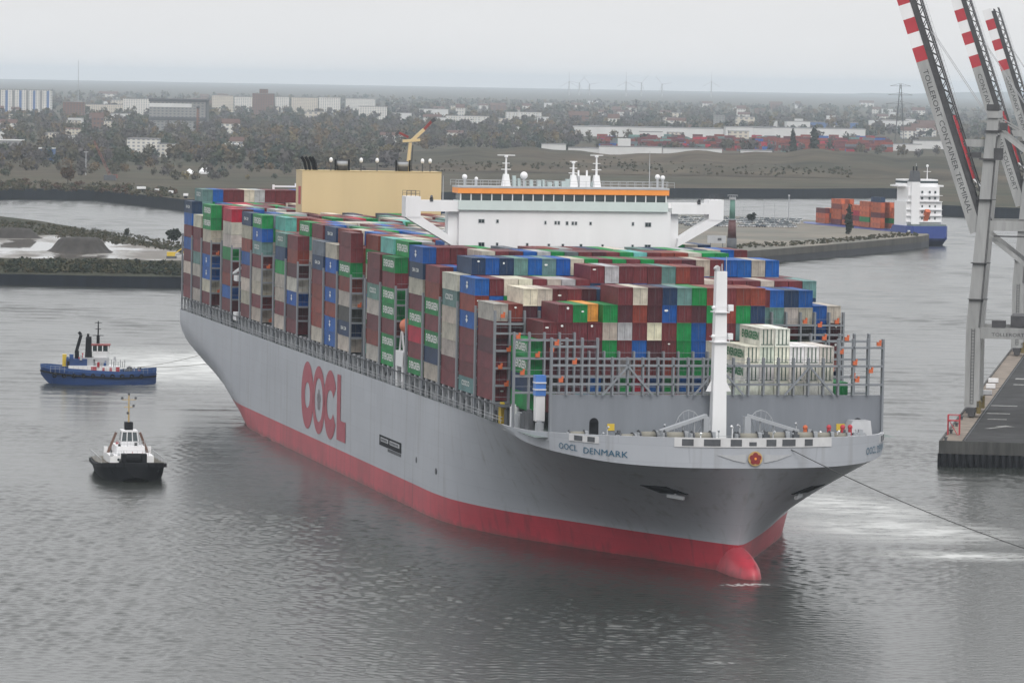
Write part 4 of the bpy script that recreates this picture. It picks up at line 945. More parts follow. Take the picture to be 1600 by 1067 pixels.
for r, c in ((1, 'rdn'), (2, 'ldm'), (3, 'lnm'), (4, 'mmd'), (5, 'mdm'), (6, 'dmm'), (7, 'nm'), (14, 'tm'), (15, 'rm'), (17, 'lm'), (18, 'mt'), (19, 'btm'), (20, 'nwm'), (21, 'bwk'), (22, 'bb'), (23, 'wd')): put(21, r, c)
for r, c in {1: 'ggng', 2: 'mmdk', 3: 'mmmd', 4: 'gmmd', 5: 'omdm', 6: 'gwgm', 7: 'mdym', 8: 'lrmb', 9: 'ddld', 10: 'nbmm', 11: 'tmgg', 12: 'gdbb', 13: 'rgmw', 14: 'mrmt', 15: 'rgtm', 16: 'rnmd'}.items(): put(22, r, c)
for r in range(14, 20): stacks[23, r] = ['W'] * (5 if r in (15, 16) else 4)
stacks[23, 20] = ['m', 'g']
low = {}                                     # tiers built from standard-height boxes, counted from the bottom
for b in range(24):
    for r in range(24):
        low[b, r] = {19: 2, 20: 2, 21: 4}.get(b, 0)
        if b == 20 and 8 <= r <= 15: low[b, r] = 4
        if b == 21 and 2 <= r <= 21: low[b, r] = 5
def base_z(b): return Z0 - 0.55 if b >= 22 else Z0
HI_C, LO_C = 2.9, 2.59
boxes = []                                   # bay, row, tier, colour, z, height
hts = {}
for (b, r), st in stacks.items():
    z = base_z(b)
    for t, c in enumerate(st):
        h = LO_C if t < low[b, r] else HI_C; boxes.append((b, r, t, c, z, h)); z += h
    hts[b, r] = z
def score(bx):
    b, r, t, c, z, h = bx; s = 0.0; zm = z + h * .5
    if r == 0 or hts[b, r - 1] < zm: s += 12.19 * 0.2 * h if (b == 23 or max(hts.get((b + 1, max(r - 1, 0)), 0), hts.get((b + 1, r), 0)) < 99) else 0
    if r > 0 and hts[b, r - 1] < zm and r > 1 and max(hts.get((b + 1, max(r - 2, 0)), 0), hts.get((b + 1, r - 1), 0)) > zm: s *= 0.3
    nx = [hts.get((b + 1, q), 0) for q in (r, max(r - 1, 0))]
    far_ = b + 2 if b + 2 < 24 else None
    if b == 23 or max(nx) < zm - 0.4: s += 2.44 * h * (1.0 if b < 16 or b > 16 else 0.2)
    elif min(nx) < zm - 0.4: s += 1.0 * h
    if z + h >= hts[b, r] - .01: s += 1.2
    s *= (1.0 + b * 0.02)
    if b >= 22 and z + h < 29.5: s *= 0.25
    if 1 <= r and b <= 16 and s < 5: s *= 0.7
    return s
boxes.sort(key=score, reverse=True)
single, mass = boxes[:300], boxes[300:]

def container_mesh(h, reefer=False):
    g = MB(); l2, w2 = 12.19 / 2, 2.438 / 2
    g.box(-l2 + .06, l2 - .10, -w2 + .05, w2 - .05, .06, h - .04)
    for s in (-1, 1):
        for q in (-1, 1): g.box(s * l2 - (.16 if s > 0 else 0), s * l2 + (.16 if s < 0 else 0), q * w2 - (.14 if q > 0 else 0), q * w2 + (.14 if q < 0 else 0), 0, h)
        g.box(s * l2 - (.14 if s > 0 else 0), s * l2 + (.14 if s < 0 else 0), -w2 + .14, w2 - .14, h - .16, h - .005); g.box(s * l2 - (.14 if s > 0 else 0), s * l2 + (.14 if s < 0 else 0), -w2 + .14, w2 - .14, 0.005, .17)
        g.box(-l2 + .16, l2 - .16, s * w2 - (.08 if s > 0 else 0), s * w2 + (.08 if s < 0 else 0), h - .13, h - .008); g.box(-l2 + .16, l2 - .16, s * w2 - (.1 if s > 0 else 0), s * w2 + (.1 if s < 0 else 0), .008, .18)
    if reefer:
        for y in (-.62, .02, .66): g.box(l2 - .1, l2 - .03, y - .09, y + .09, .2, h - .2, 1)
        g.box(l2 - .1, l2 - .04, -1.05, 1.05, .2, .34, 1)
    else:
        for y in (-.85, -.35, .35, .85): g.box(l2 - .1, l2 - .02, y - .03, y + .03, .2, h - .18)
        g.box(l2 - .1, l2 - .06, -.02, .02, .2, h - .18, 1)
    return g.mesh('container', [M['cont'], M['dgrey'] if not reefer else mat('reefer_grille', (0.06, 0.10, 0.08), 0.6)])
cm = {(h, q): container_mesh(h, q) for h in (HI_C, LO_C) for q in (False, True)}
ordn = ['', 'first', 'second', 'third', 'fourth', 'fifth', 'sixth', 'seventh', 'eighth', 'ninth', 'tenth', 'eleventh', 'twelfth', 'thirteenth']
num = ['zero', 'one', 'two', 'three', 'four', 'five', 'six', 'seven', 'eight', 'nine', 'ten', 'eleven', 'twelve', 'thirteen', 'fourteen', 'fifteen', 'sixteen', 'seventeen', 'eighteen', 'nineteen', 'twenty', 'twenty-one', 'twenty-two', 'twenty-three', 'twenty-four']
def tier_words(b, r, t):
    k = len(stacks[b, r]) - 1 - t
    return 'on top' if k == 0 else f'{ordn[k + 1]} from top'
def bay_words(b): return f'{ordn[24 - b]} bay from the bow' if b >= 12 else f'{ordn[b + 1]} bay from the stern'
def box_label(b, r, t, c):
    if r == 0: return f'{CN[c]} container {tier_words(b, r, t)} in the outer side stack, {bay_words(b)}'
    return f'{CN[c]} container {tier_words(b, r, t)} in row {num[r + 1]}, {bay_words(b)}'
def jit(c, b, r, t):
    q = random.Random(b * 1009 + r * 31 + t); k = q.uniform(.82, 1.16); return tuple(min(1, max(0, v * k * q.uniform(.95, 1.05))) for v in c)
dot = MB().cyl((0, 0, 0), (.03, 0, 0), .26, n=8).mesh('door_mark', M['wletter'])
glyph = MB().add([(-.9, -.02, -.1), (0, -.02, -.62), (.9, -.02, -.1), (0, -.02, .3)], [(0, 1, 2, 3)]).add([(-.75, -.02, .45), (.1, -.02, .2), (.7, -.02, .5), (-.1, -.02, .78)], [(0, 1, 2, 3)]).mesh('side_logo', M['wletter'])
for b, r, t, c, z, h in single:
    X = starts[b] + 1.22 + 12.19 / 2; Y = -30.24 + ROW * (r + .5); aft_shift = -3.0 if (b, r, c) == (22, 5, 'o') else 0
    jr = random.Random(b * 77 + r * 13 + t)
    o = link('container', cm[h, c == 'W'], None, SM @ Vector((X + aft_shift + jr.uniform(-.05, .05), Y + jr.uniform(-.025, .025), z)), SHIP_RZ)
    o.color = (*jit(CC[c], b, r, t), 1); tag(o, box_label(b, r, t, c), 'container', 'containers stacked on the big ship')
    side = r == 0 or hts[b, r - 1] < z + h * .6
    if side:
        if c in 'gW': put_text('EVERGREEN', M['wletter'] if c == 'g' else M['gletter'], o, (.2, -1.235, h * .52), (1, 0, 0), (0, 0, 1), h * .44, 9.8, .04)
        elif c == 't': put_text('COSCO', M['wletter'], o, (-.3, -1.235, h * .55), (1, 0, 0), (0, 0, 1), h * .34, 6.2, .03)
        elif c == 'n' and jr.random() < .7: put_text('CMA CGM', M['wletter'], o, (-.3, -1.235, h * .5), (1, 0, 0), (0, 0, 1), h * .24, 5.6, .03)
        elif c == 'b': link('side_logo', glyph, o, (-.3, -1.22, h * .5))
    if c in 'bntgmdr' and (b >= 19) and jr.random() < .28: link('door_mark', dot, o, (6.07, jr.choice((-.55, 0, .4)), h * jr.choice((.62, .7, .8)))).scale = (1, .6 + jr.random() * .8, .4 + jr.random() * .5)

# the rest of the stacks, too many and too small to tell one by one
verts = []; faces = []; cols_ = []
l2, w2 = 6.03, 1.2
for b, r, t, c, z, h in mass:
    buried = r not in (0, 23) and t < len(stacks[b, r]) - 3 and b < 21
    if buried and b not in (4, 16): continue
    X = starts[b] + 1.22 + 6.095; Y = -30.24 + ROW * (r + .5); o = len(verts); q = jit(CC[c], b, r, t)
    verts += [(X + i * l2, Y + j * w2, z + k) for k in (.03, h - .03) for i, j in ((-1, -1), (1, -1), (1, 1), (-1, 1))]
    faces += [tuple(o + i for i in f) for f in ((3, 2, 1, 0), (4, 5, 6, 7), (0, 1, 5, 4), (1, 2, 6, 5), (2, 3, 7, 6), (3, 0, 4, 7))]; cols_ += [q] * 24
me = bpy.data.meshes.new('stacked_containers'); me.from_pydata(verts, [], faces); me.materials.append(M['contv'])
ca = me.color_attributes.new('Col', 'FLOAT_COLOR', 'CORNER'); ca.data.foreach_set('color', np.c_[np.array(cols_), np.ones(len(cols_))].astype(np.float32).ravel())
mo = link('stacked_containers', me, None, (SX, SY, 0), SHIP_RZ); tag(mo, 'mass of mixed container roofs filling the middle rows of the big ship', 'containers', kind='stuff')

# ================================================================== TREES, SHRUBS AND FAR BUILDINGS
M['leaf'] = mat('foliage', (1, 1, 1), 0.85, var=0.25, scale=0.6, kind='vcol', spec=0.2)
M['bark'] = mat('bark', (0.05, 0.04, 0.03), 0.9, var=0.3)
ICO_V = np.array([(0, 0, 1), (.894, 0, .447), (.276, .851, .447), (-.724, .526, .447), (-.724, -.526, .447), (.276, -.851, .447), (.724, .526, -.447), (-.276, .851, -.447), (-.894, 0, -.447), (-.276, -.851, -.447), (.724, -.526, -.447), (0, 0, -1)])
ICO_F = np.array([(0, 1, 2), (0, 2, 3), (0, 3, 4), (0, 4, 5), (0, 5, 1), (1, 6, 2), (2, 7, 3), (3, 8, 4), (4, 9, 5), (5, 10, 1), (2, 6, 7), (3, 7, 8), (4, 8, 9), (5, 9, 10), (1, 10, 6), (11, 7, 6), (11, 8, 7), (11, 9, 8), (11, 10, 9), (11, 6, 10)])
AUTUMN = [((0.055, 0.056, 0.030), 4), ((0.078, 0.064, 0.038), 5), ((0.098, 0.070, 0.038), 4), ((0.13, 0.078, 0.034), 2), ((0.080, 0.062, 0.050), 5), ((0.040, 0.048, 0.034), 3), ((0.15, 0.105, 0.04), 1), ((0.092, 0.072, 0.062), 4)]
AUTUMN = [((c[0] * .98, c[1] * 1.12, c[2] * 1.3), n_) for c, n_ in AUTUMN]
AUT = [c for c, n_ in AUTUMN for _ in range(n_)]
def crown_geo(c, rx, rz_, nleaf, colr, leaf=0.34, core=0.72):
    """one crown: a lumpy core and leaf clumps spread through the volume; returns verts, tris, colours per tri"""
    V = []; F = []; C = []
    co = ICO_V * rng.uniform(.55, 1.0, (12, 1)) * core * np.array([rx, rx, rz_]) + c
    V.append(co); F.append(ICO_F.copy()); C.append(np.tile(np.array(colr) * .9, (20, 1)))
    d = rng.normal(size=(nleaf, 3)); d /= np.linalg.norm(d, axis=1)[:, None]; rad = rng.uniform(.5, 1.08, (nleaf, 1))
    p = c + d * rad * np.array([rx, rx, rz_])
    u = rng.normal(size=(nleaf, 3)); u /= np.linalg.norm(u, axis=1)[:, None]; v = np.cross(u, rng.normal(size=(nleaf, 3))); v /= np.linalg.norm(v, axis=1)[:, None]
    s = leaf * min(rx, rz_) * rng.uniform(.6, 1.3, (nleaf, 1))
    q = np.stack([p - u * s - v * s * .7, p + u * s - v * s * .6, p + u * s * .5 + v * s, p - u * s * .8 + v * s * .7], 1).reshape(-1, 3)
    base = 12; idx = np.arange(nleaf)[:, None] * 4 + base
    V.append(q); F.append(np.concatenate([idx + [0, 1, 2], idx + [0, 2, 3]], 1).reshape(-1, 3)); k = rng.uniform(.78, 1.28, (nleaf, 1))
    C.append(np.repeat(np.array(colr) * k, 2, axis=0))
    return np.concatenate(V), np.concatenate(F), np.concatenate(C)
def leaf_object(name, parts, parent=None):
    V = []; F = []; C = []; o = 0
    for v, f, c in parts: V.append(v); F.append(f + o); C.append(c); o += len(v)
    V = np.concatenate(V).astype(np.float32); F = np.concatenate(F).astype(np.int32); C = np.concatenate(C)
    me = bpy.data.meshes.new(name); me.vertices.add(len(V)); me.vertices.foreach_set('co', V.ravel()); me.loops.add(F.size); me.loops.foreach_set('vertex_index', F.ravel())
    me.polygons.add(len(F)); me.polygons.foreach_set('loop_start', np.arange(0, F.size, 3, dtype=np.int32)); me.polygons.foreach_set('loop_total', np.full(len(F), 3, dtype=np.int32))
    me.update(calc_edges=True); me.materials.append(M['leaf'])
    ca = me.color_attributes.new('Col', 'FLOAT_COLOR', 'CORNER'); cc = np.repeat(np.c_[np.clip(C, 0, 1), np.ones(len(C))], 3, axis=0).astype(np.float32); ca.data.foreach_set('color', cc.ravel())
    return link(name, me, parent)
# woods and hedges of the far bank: belt behind belt
parts = []; d = 3050.0
while d < 14500:
    half = 0.135 * d; step = 4.4 + d * 0.0009; x = -half; stp = 1.032 if d < 7000 else 1.06
    while x < half:
        x += step * random.uniform(.6, 1.5); dd = d * random.uniform(.98, 1.03); px = 800 + x / dd * FPX
        gap = math.sin(px * .013 + d * .004) + math.sin(px * .031 + d * .011 + 1.7)
        dens = 0.98 if d > 5000 else 0.9
        if dd < 4450 and px > 620: continue
        if dd < 3350 and px < 620: dens = 0.5
        if dd < 4700 and 560 < px < 720 and random.random() < .4: continue
        if 4300 < dd < 5000 and px > 900 and random.random() < .55: continue
        if 4900 < dd < 6400 and 900 < px < 1500 and random.random() < .85: continue
        if gap < -1.5 or random.random() > dens: continue
        h = random.uniform(7, 13.5) * (1.0 if d < 8000 else 1.15) * (1 + .15 * gap); rx = h * random.uniform(.34, .55) * (1.25 if d > 7000 else 1)
        if dd < 3400: h *= .55; rx *= .7
        colr = random.choice(AUT); nl = int(np.interp(d, [3000, 5000, 9000, 14500], [84, 58, 28, 14]))
        parts.append(crown_geo(np.array([x, dd, ZG + h * .52]), rx, h * .52, nl, colr, leaf=.23 if d < 6000 else .34))
    d *= stp
w_ = leaf_object('far_woods', parts); tag(w_, 'autumn woodland and hedges covering the far bank up to the hills', 'woodland', kind='stuff')
# shrubs along the waterside edges
def shrub_band(name, px_pts, z, n, hmin, hmax, cols_, label, jit_px=4):
    P = []; pts = np.array(px_pts, float)
    for _ in range(n):
        t = random.random() * (len(pts) - 1); i = int(t); f = t - i; x_, y_ = pts[i] * (1 - f) + pts[i + 1] * f
        p = at(x_, y_ + random.uniform(-jit_px, jit_px), z); h = random.uniform(hmin, hmax); c = random.choice(cols_)
        P.append(crown_geo(np.array([p[0], p[1], z + h * .42]), h * random.uniform(.5, .95), h * .5, 26, c, leaf=.36))
    return tag(leaf_object(name, P), label, 'shrubs', kind='stuff')
OLIVE = [(0.05, 0.05, 0.026), (0.062, 0.055, 0.03), (0.04, 0.043, 0.023), (0.07, 0.058, 0.03)]; DARKG = [(0.016, 0.024, 0.016), (0.024, 0.032, 0.018), (0.032, 0.036, 0.02)]
shrub_band('bank_shrubs', [(-120, 418), (0, 418), (120, 419), (200, 420), (300, 424)], ZS, 900, .8, 2.8, DARKG + OLIVE[:2], 'dark scrub along the water edge of the mud flat', 8)
shrub_band('dune_shrubs', [(-120, 345), (0, 352), (80, 360), (150, 368), (220, 378), (300, 390)], ZS, 900, .5, 1.4, OLIVE, 'dry olive scrub on the back edge of the mud flat', 8)
shrub_band('pier_shrubs', [(1150, 386), (1212, 383), (1300, 377), (1380, 370), (1435, 366)], ZP, 320, .4, 1.4, OLIVE, 'low scrub along the edge of the pier', 3)
shrub_band('far_quay_shrubs', [(-60, 297), (20, 291), (150, 295), (280, 305)], ZG, 300, 1.2, 3.6, OLIVE + [(0.07, 0.04, 0.025)], 'brown scrub above the far quay wall', 6)
shrub_band('embankment_shrubs', [(620, 262), (760, 258), (900, 255), (1030, 262), (1200, 268), (1290, 262), (1330, 270)], ZG + 6, 420, .8, 2.2, OLIVE, 'scattered bushes on the grassy embankment', 9)

def tree(name, px, ybase, z, h, rx, colr, label, shape='round', cat='tree'):
    p = at(px, ybase, z); e = empty(name, (p[0], p[1], z)); tag(e, label, cat, 'trees')
    MB().cyl((0, 0, -.3), (0, 0, h * .55), h * .035, h * .012, n=8).cyl((0, 0, h * .3), (rx * .5, 0, h * .6), h * .014, h * .005, n=6).cyl((0, 0, h * .3), (-rx * .4, rx * .3, h * .62), h * .014, h * .005, n=6).build('trunk', M['bark'], e)
    P = []
    if shape == 'column':
        for k in range(9): t = k / 8; P.append(crown_geo(np.array([random.uniform(-.2, .2) * rx, 0, h * (.12 + .80 * t)]), rx * (1.0 - .75 * abs(t - .35) ** 1.3 * 1.2), h * .13, 40, colr))
    else:
        for k in range(7):
            q = 2 * math.pi * k / 6; rr = 0 if k == 6 else rx * .5
            P.append(crown_geo(np.array([rr * math.cos(q), rr * math.sin(q), h * random.uniform(.45, .7)]), rx * .62, h * .28, 60, tuple(np.array(colr) * random.uniform(.8, 1.25))))
    leaf_object('crown', P, e); return e
tree('poplar_tree', 1239, 249, ZG, 29, 3.6, (0.026, 0.036, 0.024), 'slim dark poplar, first of the pair behind the embankment', 'column')
tree('poplar_tree', 1271, 250, ZG, 31, 5.0, (0.024, 0.034, 0.026), 'broader dark poplar, second of the pair behind the embankment', 'column')
tree('conifer_tree', 1326, 366, ZP, 14.0, 2.0, (0.012, 0.022, 0.014), 'dark green conifer on the pier in front of the orange containers', 'column')
tree('bush_tree', 271, 381, ZS, 6.5, 2.9, (0.018, 0.026, 0.016), 'round dark bush on the mud flat beside the ship stern')
tree('bush_tree', 198, 371, ZS, 4.5, 1.2, (0.03, 0.034, 0.02), 'small bush on the fence line of the mud flat')
tree('small_tree', 1174, 347, ZP, 5.0, 2.2, (0.014, 0.02, 0.016), 'small dark round tree beside the parked cars on the pier')
tree('birch_tree', 106, 288, ZG, 12, 4.0, (0.085, 0.05, 0.026), 'russet tree above the far quay wall')

# ------------------------------------------------------------------ far buildings
def facade(name, wallc, winc, sx_, sz_, rough=.7):
    """plaster wall with rows of windows far too small to build"""
    m = mat(name, wallc, rough, var=0.1, scale=0.05); t = m.node_tree; p = t.nodes['Principled BSDF']; src = p.inputs['Base Color'].links[0].from_socket
    tcn = N(t, 'ShaderNodeTexCoord'); s = N(t, 'ShaderNodeSeparateXYZ'); t.links.new(tcn.outputs['Object'], s.inputs[0])
    def sq(sock, period, duty):
        d_ = N(t, 'ShaderNodeMath', operation='MULTIPLY'); d_.inputs[1].default_value = 1 / period; t.links.new(sock, d_.inputs[0])
        f_ = N(t, 'ShaderNodeMath', operation='FRACT'); t.links.new(d_.outputs[0], f_.inputs[0]); l_ = N(t, 'ShaderNodeMath', operation='LESS_THAN'); l_.inputs[1].default_value = duty; t.links.new(f_.outputs[0], l_.inputs[0]); return l_.outputs[0]
    mm_ = N(t, 'ShaderNodeMath', operation='MULTIPLY'); t.links.new(sq(s.outputs['X'], sx_, .5), mm_.inputs[0]); t.links.new(sq(s.outputs['Z'], sz_, .5), mm_.inputs[1])
    mx_ = N(t, 'ShaderNodeMix', data_type='RGBA'); mx_.inputs['B'].default_value = (*winc, 1); t.links.new(mm_.outputs[0], mx_.inputs['Factor']); t.links.new(src, mx_.inputs['A']); t.links.new(mx_.outputs['Result'], p.inputs['Base Color'])
    return m
M['f_white'] = facade('white_flats', (0.62, 0.60, 0.56), (0.22, 0.24, 0.27), 4.2, 2.9)
M['f_cream'] = facade('cream_flats', (0.55, 0.50, 0.42), (0.2, 0.2, 0.22), 3.8, 2.9)
M['f_grey'] = facade('grey_block', (0.24, 0.24, 0.24), (0.12, 0.13, 0.14), 5, 3.4)
M['f_brick'] = facade('brick_block', (0.15, 0.08, 0.06), (0.06, 0.06, 0.07), 4.5, 3.0)
M['f_shed'] = mat('pale_shed', (0.6, 0.6, 0.6), .6, var=.1, scale=.05); M['f_roof'] = mat('flat_roof', (0.2, 0.2, 0.21), .8); M['f_rtile'] = mat('red_roof', (0.10, 0.055, 0.045), .8)
M['f_blue'] = mat('blue_shed', (0.05, 0.12, 0.3), .6, var=.1, scale=.05)
def building(name, x0, x1, ytop, ybase, walls, label, cat='building', depth=18, roof='f_roof', extra=None, stripes=None, gable=False):
    c = at((x0 + x1) / 2, ybase, ZG); s = mpp(c); W_ = (x1 - x0) * s; H_ = (ybase - ytop) * s
    e = empty(name, (c[0], c[1], ZG)); tag(e, label, cat, 'far buildings')
    MB().box(-W_ / 2, W_ / 2, 0, depth, -.5, H_).build('wall', M[walls], e)
    if gable:
        g = MB(); h2 = H_ + W_ * .08; g.add([(-W_ / 2 - .5, -.5, H_ + .05), (W_ / 2 + .5, -.5, H_ + .05), (W_ / 2 + .5, depth + .5, H_ + .05), (-W_ / 2 - .5, depth + .5, H_ + .05), (-W_ / 2 - .5, depth / 2, h2), (W_ / 2 + .5, depth / 2, h2)], [(0, 1, 5, 4), (2, 3, 4, 5), (0, 4, 3), (1, 2, 5)]); g.build('roof', M[roof], e)
    else: MB().box(-W_ / 2 - .3, W_ / 2 + .3, -.3, depth + .3, H_, H_ + .8).build('roof', M[roof], e)
    if stripes:
        for k in range(stripes):
            xx = -W_ / 2 + W_ * (k + .5) / stripes; MB().box(xx - W_ / stripes * .18, xx + W_ / stripes * .18, -.35, 0, 1, H_ - 1).build('stair_tower', M['f_blue'] if k % 2 else M['f_roof'], e)
    if extra: extra(e, W_, H_, depth)
    return e
def ex_frame(e, W_, H_, dp):
    MB().box(-W_ / 2 - 1, W_ / 2 + 1.5, -1, dp + 1, H_ + .8, H_ + 4.0).build('roof_truss', M['dgrey'], e); MB().box(-W_ / 2 - .5, W_ / 2 + .5, -.8, 0, H_ * .36, H_ * .48).build('dark_band', M['dgrey'], e)
    MB().box(W_ / 2, W_ / 2 + 1.5, -1, dp, 0, H_ + 2).build('side_fin', M['dgrey'], e); MB().box(-W_ / 2, W_ / 4, -.3, 0, H_ * .82, H_ * .95).build('clerestory', M['f_shed'], e)
def ex_steps(e, W_, H_, dp): MB().box(-W_ * .18, W_ * .2, 2, dp - 2, H_ + .8, H_ * 1.22).build('roof_house', M['f_brick'], e)
def ex_pil(e, W_, H_, dp):
    for k in range(9): xx = -W_ / 2 + W_ * (k + .5) / 9; MB().box(xx - .9, xx + .9, -.6, 0, 0, H_).build('pilaster', M['f_shed'], e)
building('apartment_block', -6, 80, 141, 176, 'f_white', 'long white apartment slab with dark blue stair strips, leftmost on the skyline', stripes=8)
building('brick_block', 98, 131, 160, 188, 'f_brick', 'brown brick block beside the striped apartment slab')
building('apartment_block', 192, 233, 155, 180, 'f_white', 'pale flats behind the brick block'); building('apartment_block', 132, 195, 164, 178, 'f_cream', 'low pale sheds between brick block and big dark-roofed hall')
building('power_hall', 233, 321, 160, 205, 'f_grey', 'big grey hall with overhanging dark roof truss', depth=40, extra=ex_frame)
building('apartment_block', 331, 364, 150, 176, 'f_cream', 'cream flats next to the dark-roofed hall'); building('apartment_block', 366, 393, 152, 176, 'f_white', 'white flats beside the brick tower')
building('brick_tower', 394, 428, 147, 180, 'f_brick', 'dark brick tower block with stepped roof', extra=ex_steps)
building('apartment_block', 430, 451, 152, 176, 'f_white', 'narrow white flats touching the brick tower'); building('apartment_block', 455, 496, 153, 177, 'f_cream', 'wide cream flats, second beyond the brick tower')
building('apartment_block', 498, 531, 153, 179, 'f_white', 'tall white flats, third beyond the brick tower'); building('apartment_block', 540, 586, 155, 174, 'f_white', 'low white flats on the skyline above the tan casing')
building('apartment_block', 560, 604, 167, 187, 'f_white', 'white flats just in front of the skyline, above the tan casing'); building('warehouse', 655, 700, 171, 184, 'f_shed', 'white shed beside the colonnaded hall')
building('warehouse', 696, 764, 182, 197, 'f_white', 'white hall with a row of pilasters above the ship bridge', extra=ex_pil); building('warehouse', 790, 846, 176, 192, 'f_white', 'white hall beyond the pilastered hall', extra=ex_pil)
building('factory', 198, 246, 218, 246, 'f_white', 'white factory with flat roof among autumn trees', depth=30); building('factory_wing', 246, 275, 226, 246, 'f_white', 'lower white wing of the factory among autumn trees', depth=20)
building('house', 102, 124, 202, 222, 'f_cream', 'pale house among trees below the brick block', roof='f_rtile', gable=True); building('warehouse', -8, 34, 220, 244, 'f_grey', 'grey shed at the edge of the woods', roof='f_shed')
building('blue_shed', 58, 83, 233, 252, 'f_blue', 'small blue and white shed in the woods', roof='f_shed'); building('house', 350, 374, 226, 238, 'f_cream', 'pale roofed house between trees', roof='f_shed')
building('warehouse', 846, 884, 226, 240, 'f_shed', 'first low white shed along the embankment, over the bridge roof'); building('warehouse', 888, 936, 232, 242, 'f_shed', 'second low white shed along the embankment')
building('warehouse', 936, 1034, 230, 244, 'f_shed', 'long low white shed with a taller centre', extra=lambda e, W_, H_, dp: MB().box(-W_ * .2, W_ * .0, 2, dp - 2, H_, H_ * 1.9).build('lift_house', M['f_shed'], e))
building('warehouse', 1036, 1128, 233, 245, 'f_shed', 'low white shed right of the long shed'); building('warehouse', 1158, 1206, 236, 249, 'f_shed', 'white shed beside the slim poplar')
building('distribution_hall', 896, 1130, 200, 215, 'f_shed', 'very long pale distribution hall behind the red containers', depth=60); building('distribution_hall', 1134, 1352, 201, 216, 'f_shed', 'second very long pale hall behind the red containers', depth=60)
building('blue_shed', 1250, 1342, 192, 202, 'f_blue', 'long blue shed far behind the red containers'); building('warehouse', 1358, 1420, 189, 201, 'f_shed', 'far white warehouse beside the power pylon')
building('warehouse', 1382, 1440, 226, 236, 'f_shed', 'low white shed below the pylon'); building('warehouse', 1428, 1492, 221, 233, 'f_shed', 'white shed behind the crane boom'); building('office_block', 1115, 1132, 181, 200, 'f_grey', 'dark square office block in the far woods')
# many small far houses and sheds, alike at this distance
hk = []
for nm, wl, rf, gb in (('white', 'f_white', 'f_rtile', True), ('cream', 'f_cream', 'f_roof', False), ('grey', 'f_shed', 'f_roof', False), ('brick', 'f_brick', 'f_rtile', True)):
    wm = MB().box(-7, 7, 0, 9, -.5, 7.5).mesh('wall', M[wl]); gm = MB()
    if gb: gm.add([(-7.4, -.4, 7.55), (7.4, -.4, 7.55), (7.4, 9.4, 7.55), (-7.4, 9.4, 7.55), (-7.4, 4.5, 11.5), (7.4, 4.5, 11.5)], [(0, 1, 5, 4), (2, 3, 4, 5), (0, 4, 3), (1, 2, 5)])
    else: gm.box(-7.2, 7.2, -.2, 9.2, 7.5, 8.1)
    hk.append((nm, wm, gm.mesh('roof', M[rf])))
for k in range(120):
    px = random.uniform(-20, 1480); yb = random.choice([random.uniform(158, 182), random.uniform(165, 205), random.uniform(185, 245)]) + px * .0105 - 6
    if px > 620 and yb > 222: continue
    nm, wm, gm = random.choices(hk, (5, 3, 5, 2))[0]; p = at(px, yb, ZG); e = empty('small_house', (p[0], p[1], ZG), random.uniform(-.3, .3)); sc_ = random.uniform(.55, .95) * (1 + p[1] / 16000); e.scale = (sc_ * random.uniform(.8, 2.2), sc_, sc_ * random.uniform(.9, 1.6))
    tag(e, f'small {nm} building half hidden among the far trees', 'building', f'small {nm} buildings in the far woods'); link('wall', wm, e); link('roof', gm, e)
# far container yard: red and blue stacks in one long row
verts = []; faces = []; cols_ = []
for k in range(420):
    px = random.uniform(940, 1390); yb = random.uniform(224, 238); p = at(px, yb, ZG); tiers = random.randint(1, 4)
    for t in range(tiers):
        c = random.choice(['m', 'r', 'R', 'r', 'r', 'b', 'm', 'm', 't', 'r', 'd', 's']); q = jit(CC[c], k, 3, t); o = len(verts); z = ZG + 2.7 * t
        verts += [(p[0] + i * 6.1, p[1] + j * 1.25, z + kk) for kk in (0, 2.6) for i, j in ((-1, -1), (1, -1), (1, 1), (-1, 1))]
        faces += [tuple(o + i for i in f) for f in ((3, 2, 1, 0), (4, 5, 6, 7), (0, 1, 5, 4), (1, 2, 6, 5), (2, 3, 7, 6), (3, 0, 4, 7))]; cols_ += [q] * 24
me = bpy.data.meshes.new('container_yard'); me.from_pydata(verts, [], faces); me.materials.append(M['contv'])
ca = me.color_attributes.new('Col', 'FLOAT_COLOR', 'CORNER'); ca.data.foreach_set('color', np.c_[np.array(cols_), np.ones(len(cols_))].astype(np.float32).ravel())
tag(link('container_yard', me), 'far yard of stacked red and blue containers behind the embankment', 'containers', kind='stuff')

def pylon(name, px, ybase, ytop, label, arms=3, cat='pylon'):
    p = at(px, ybase, ZG); s = mpp(p); H_ = (ybase - ytop) * s; e = empty(name, (p[0], p[1], ZG)); tag(e, label, cat, 'tall lattice masts'); w0 = H_ * .075; g = MB(); th_ = max(.4, s * .35)
    for i, j in ((-1, -1), (1, -1), (1, 1), (-1, 1)): g.beam((i * w0, j * w0, 0), (i * w0 * .12, j * w0 * .12, H_), th_)
    for k in range(9):
        t0, t1 = k / 9, (k + 1) / 9; a = w0 * (1 - .88 * t0); b = w0 * (1 - .88 * t1); g.beam((-a, -a, H_ * t0), (b, -b, H_ * t1), th_ * .6); g.beam((a, -a, H_ * t0), (-b, -b, H_ * t1), th_ * .6)
    g.build('lattice', M['dgrey'], e)
    for k in range(arms):
        z = H_ * (.97 - .14 * k); L_ = H_ * (.16 + .03 * k); g = MB(); g.beam((-L_, 0, z), (L_, 0, z), th_ * .8); g.beam((-L_, 0, z), (0, 0, z + H_ * .04), th_ * .6); g.beam((L_, 0, z), (0, 0, z + H_ * .04), th_ * .6); g.build('cross_arm', M['dgrey'], e)
    return e
pylon('power_pylon', 1405, 232, 132, 'tall dark power pylon against the hills beside the crane'); pylon('power_pylon', 993, 208, 157, 'power pylon in the woods behind the long sheds', 2)
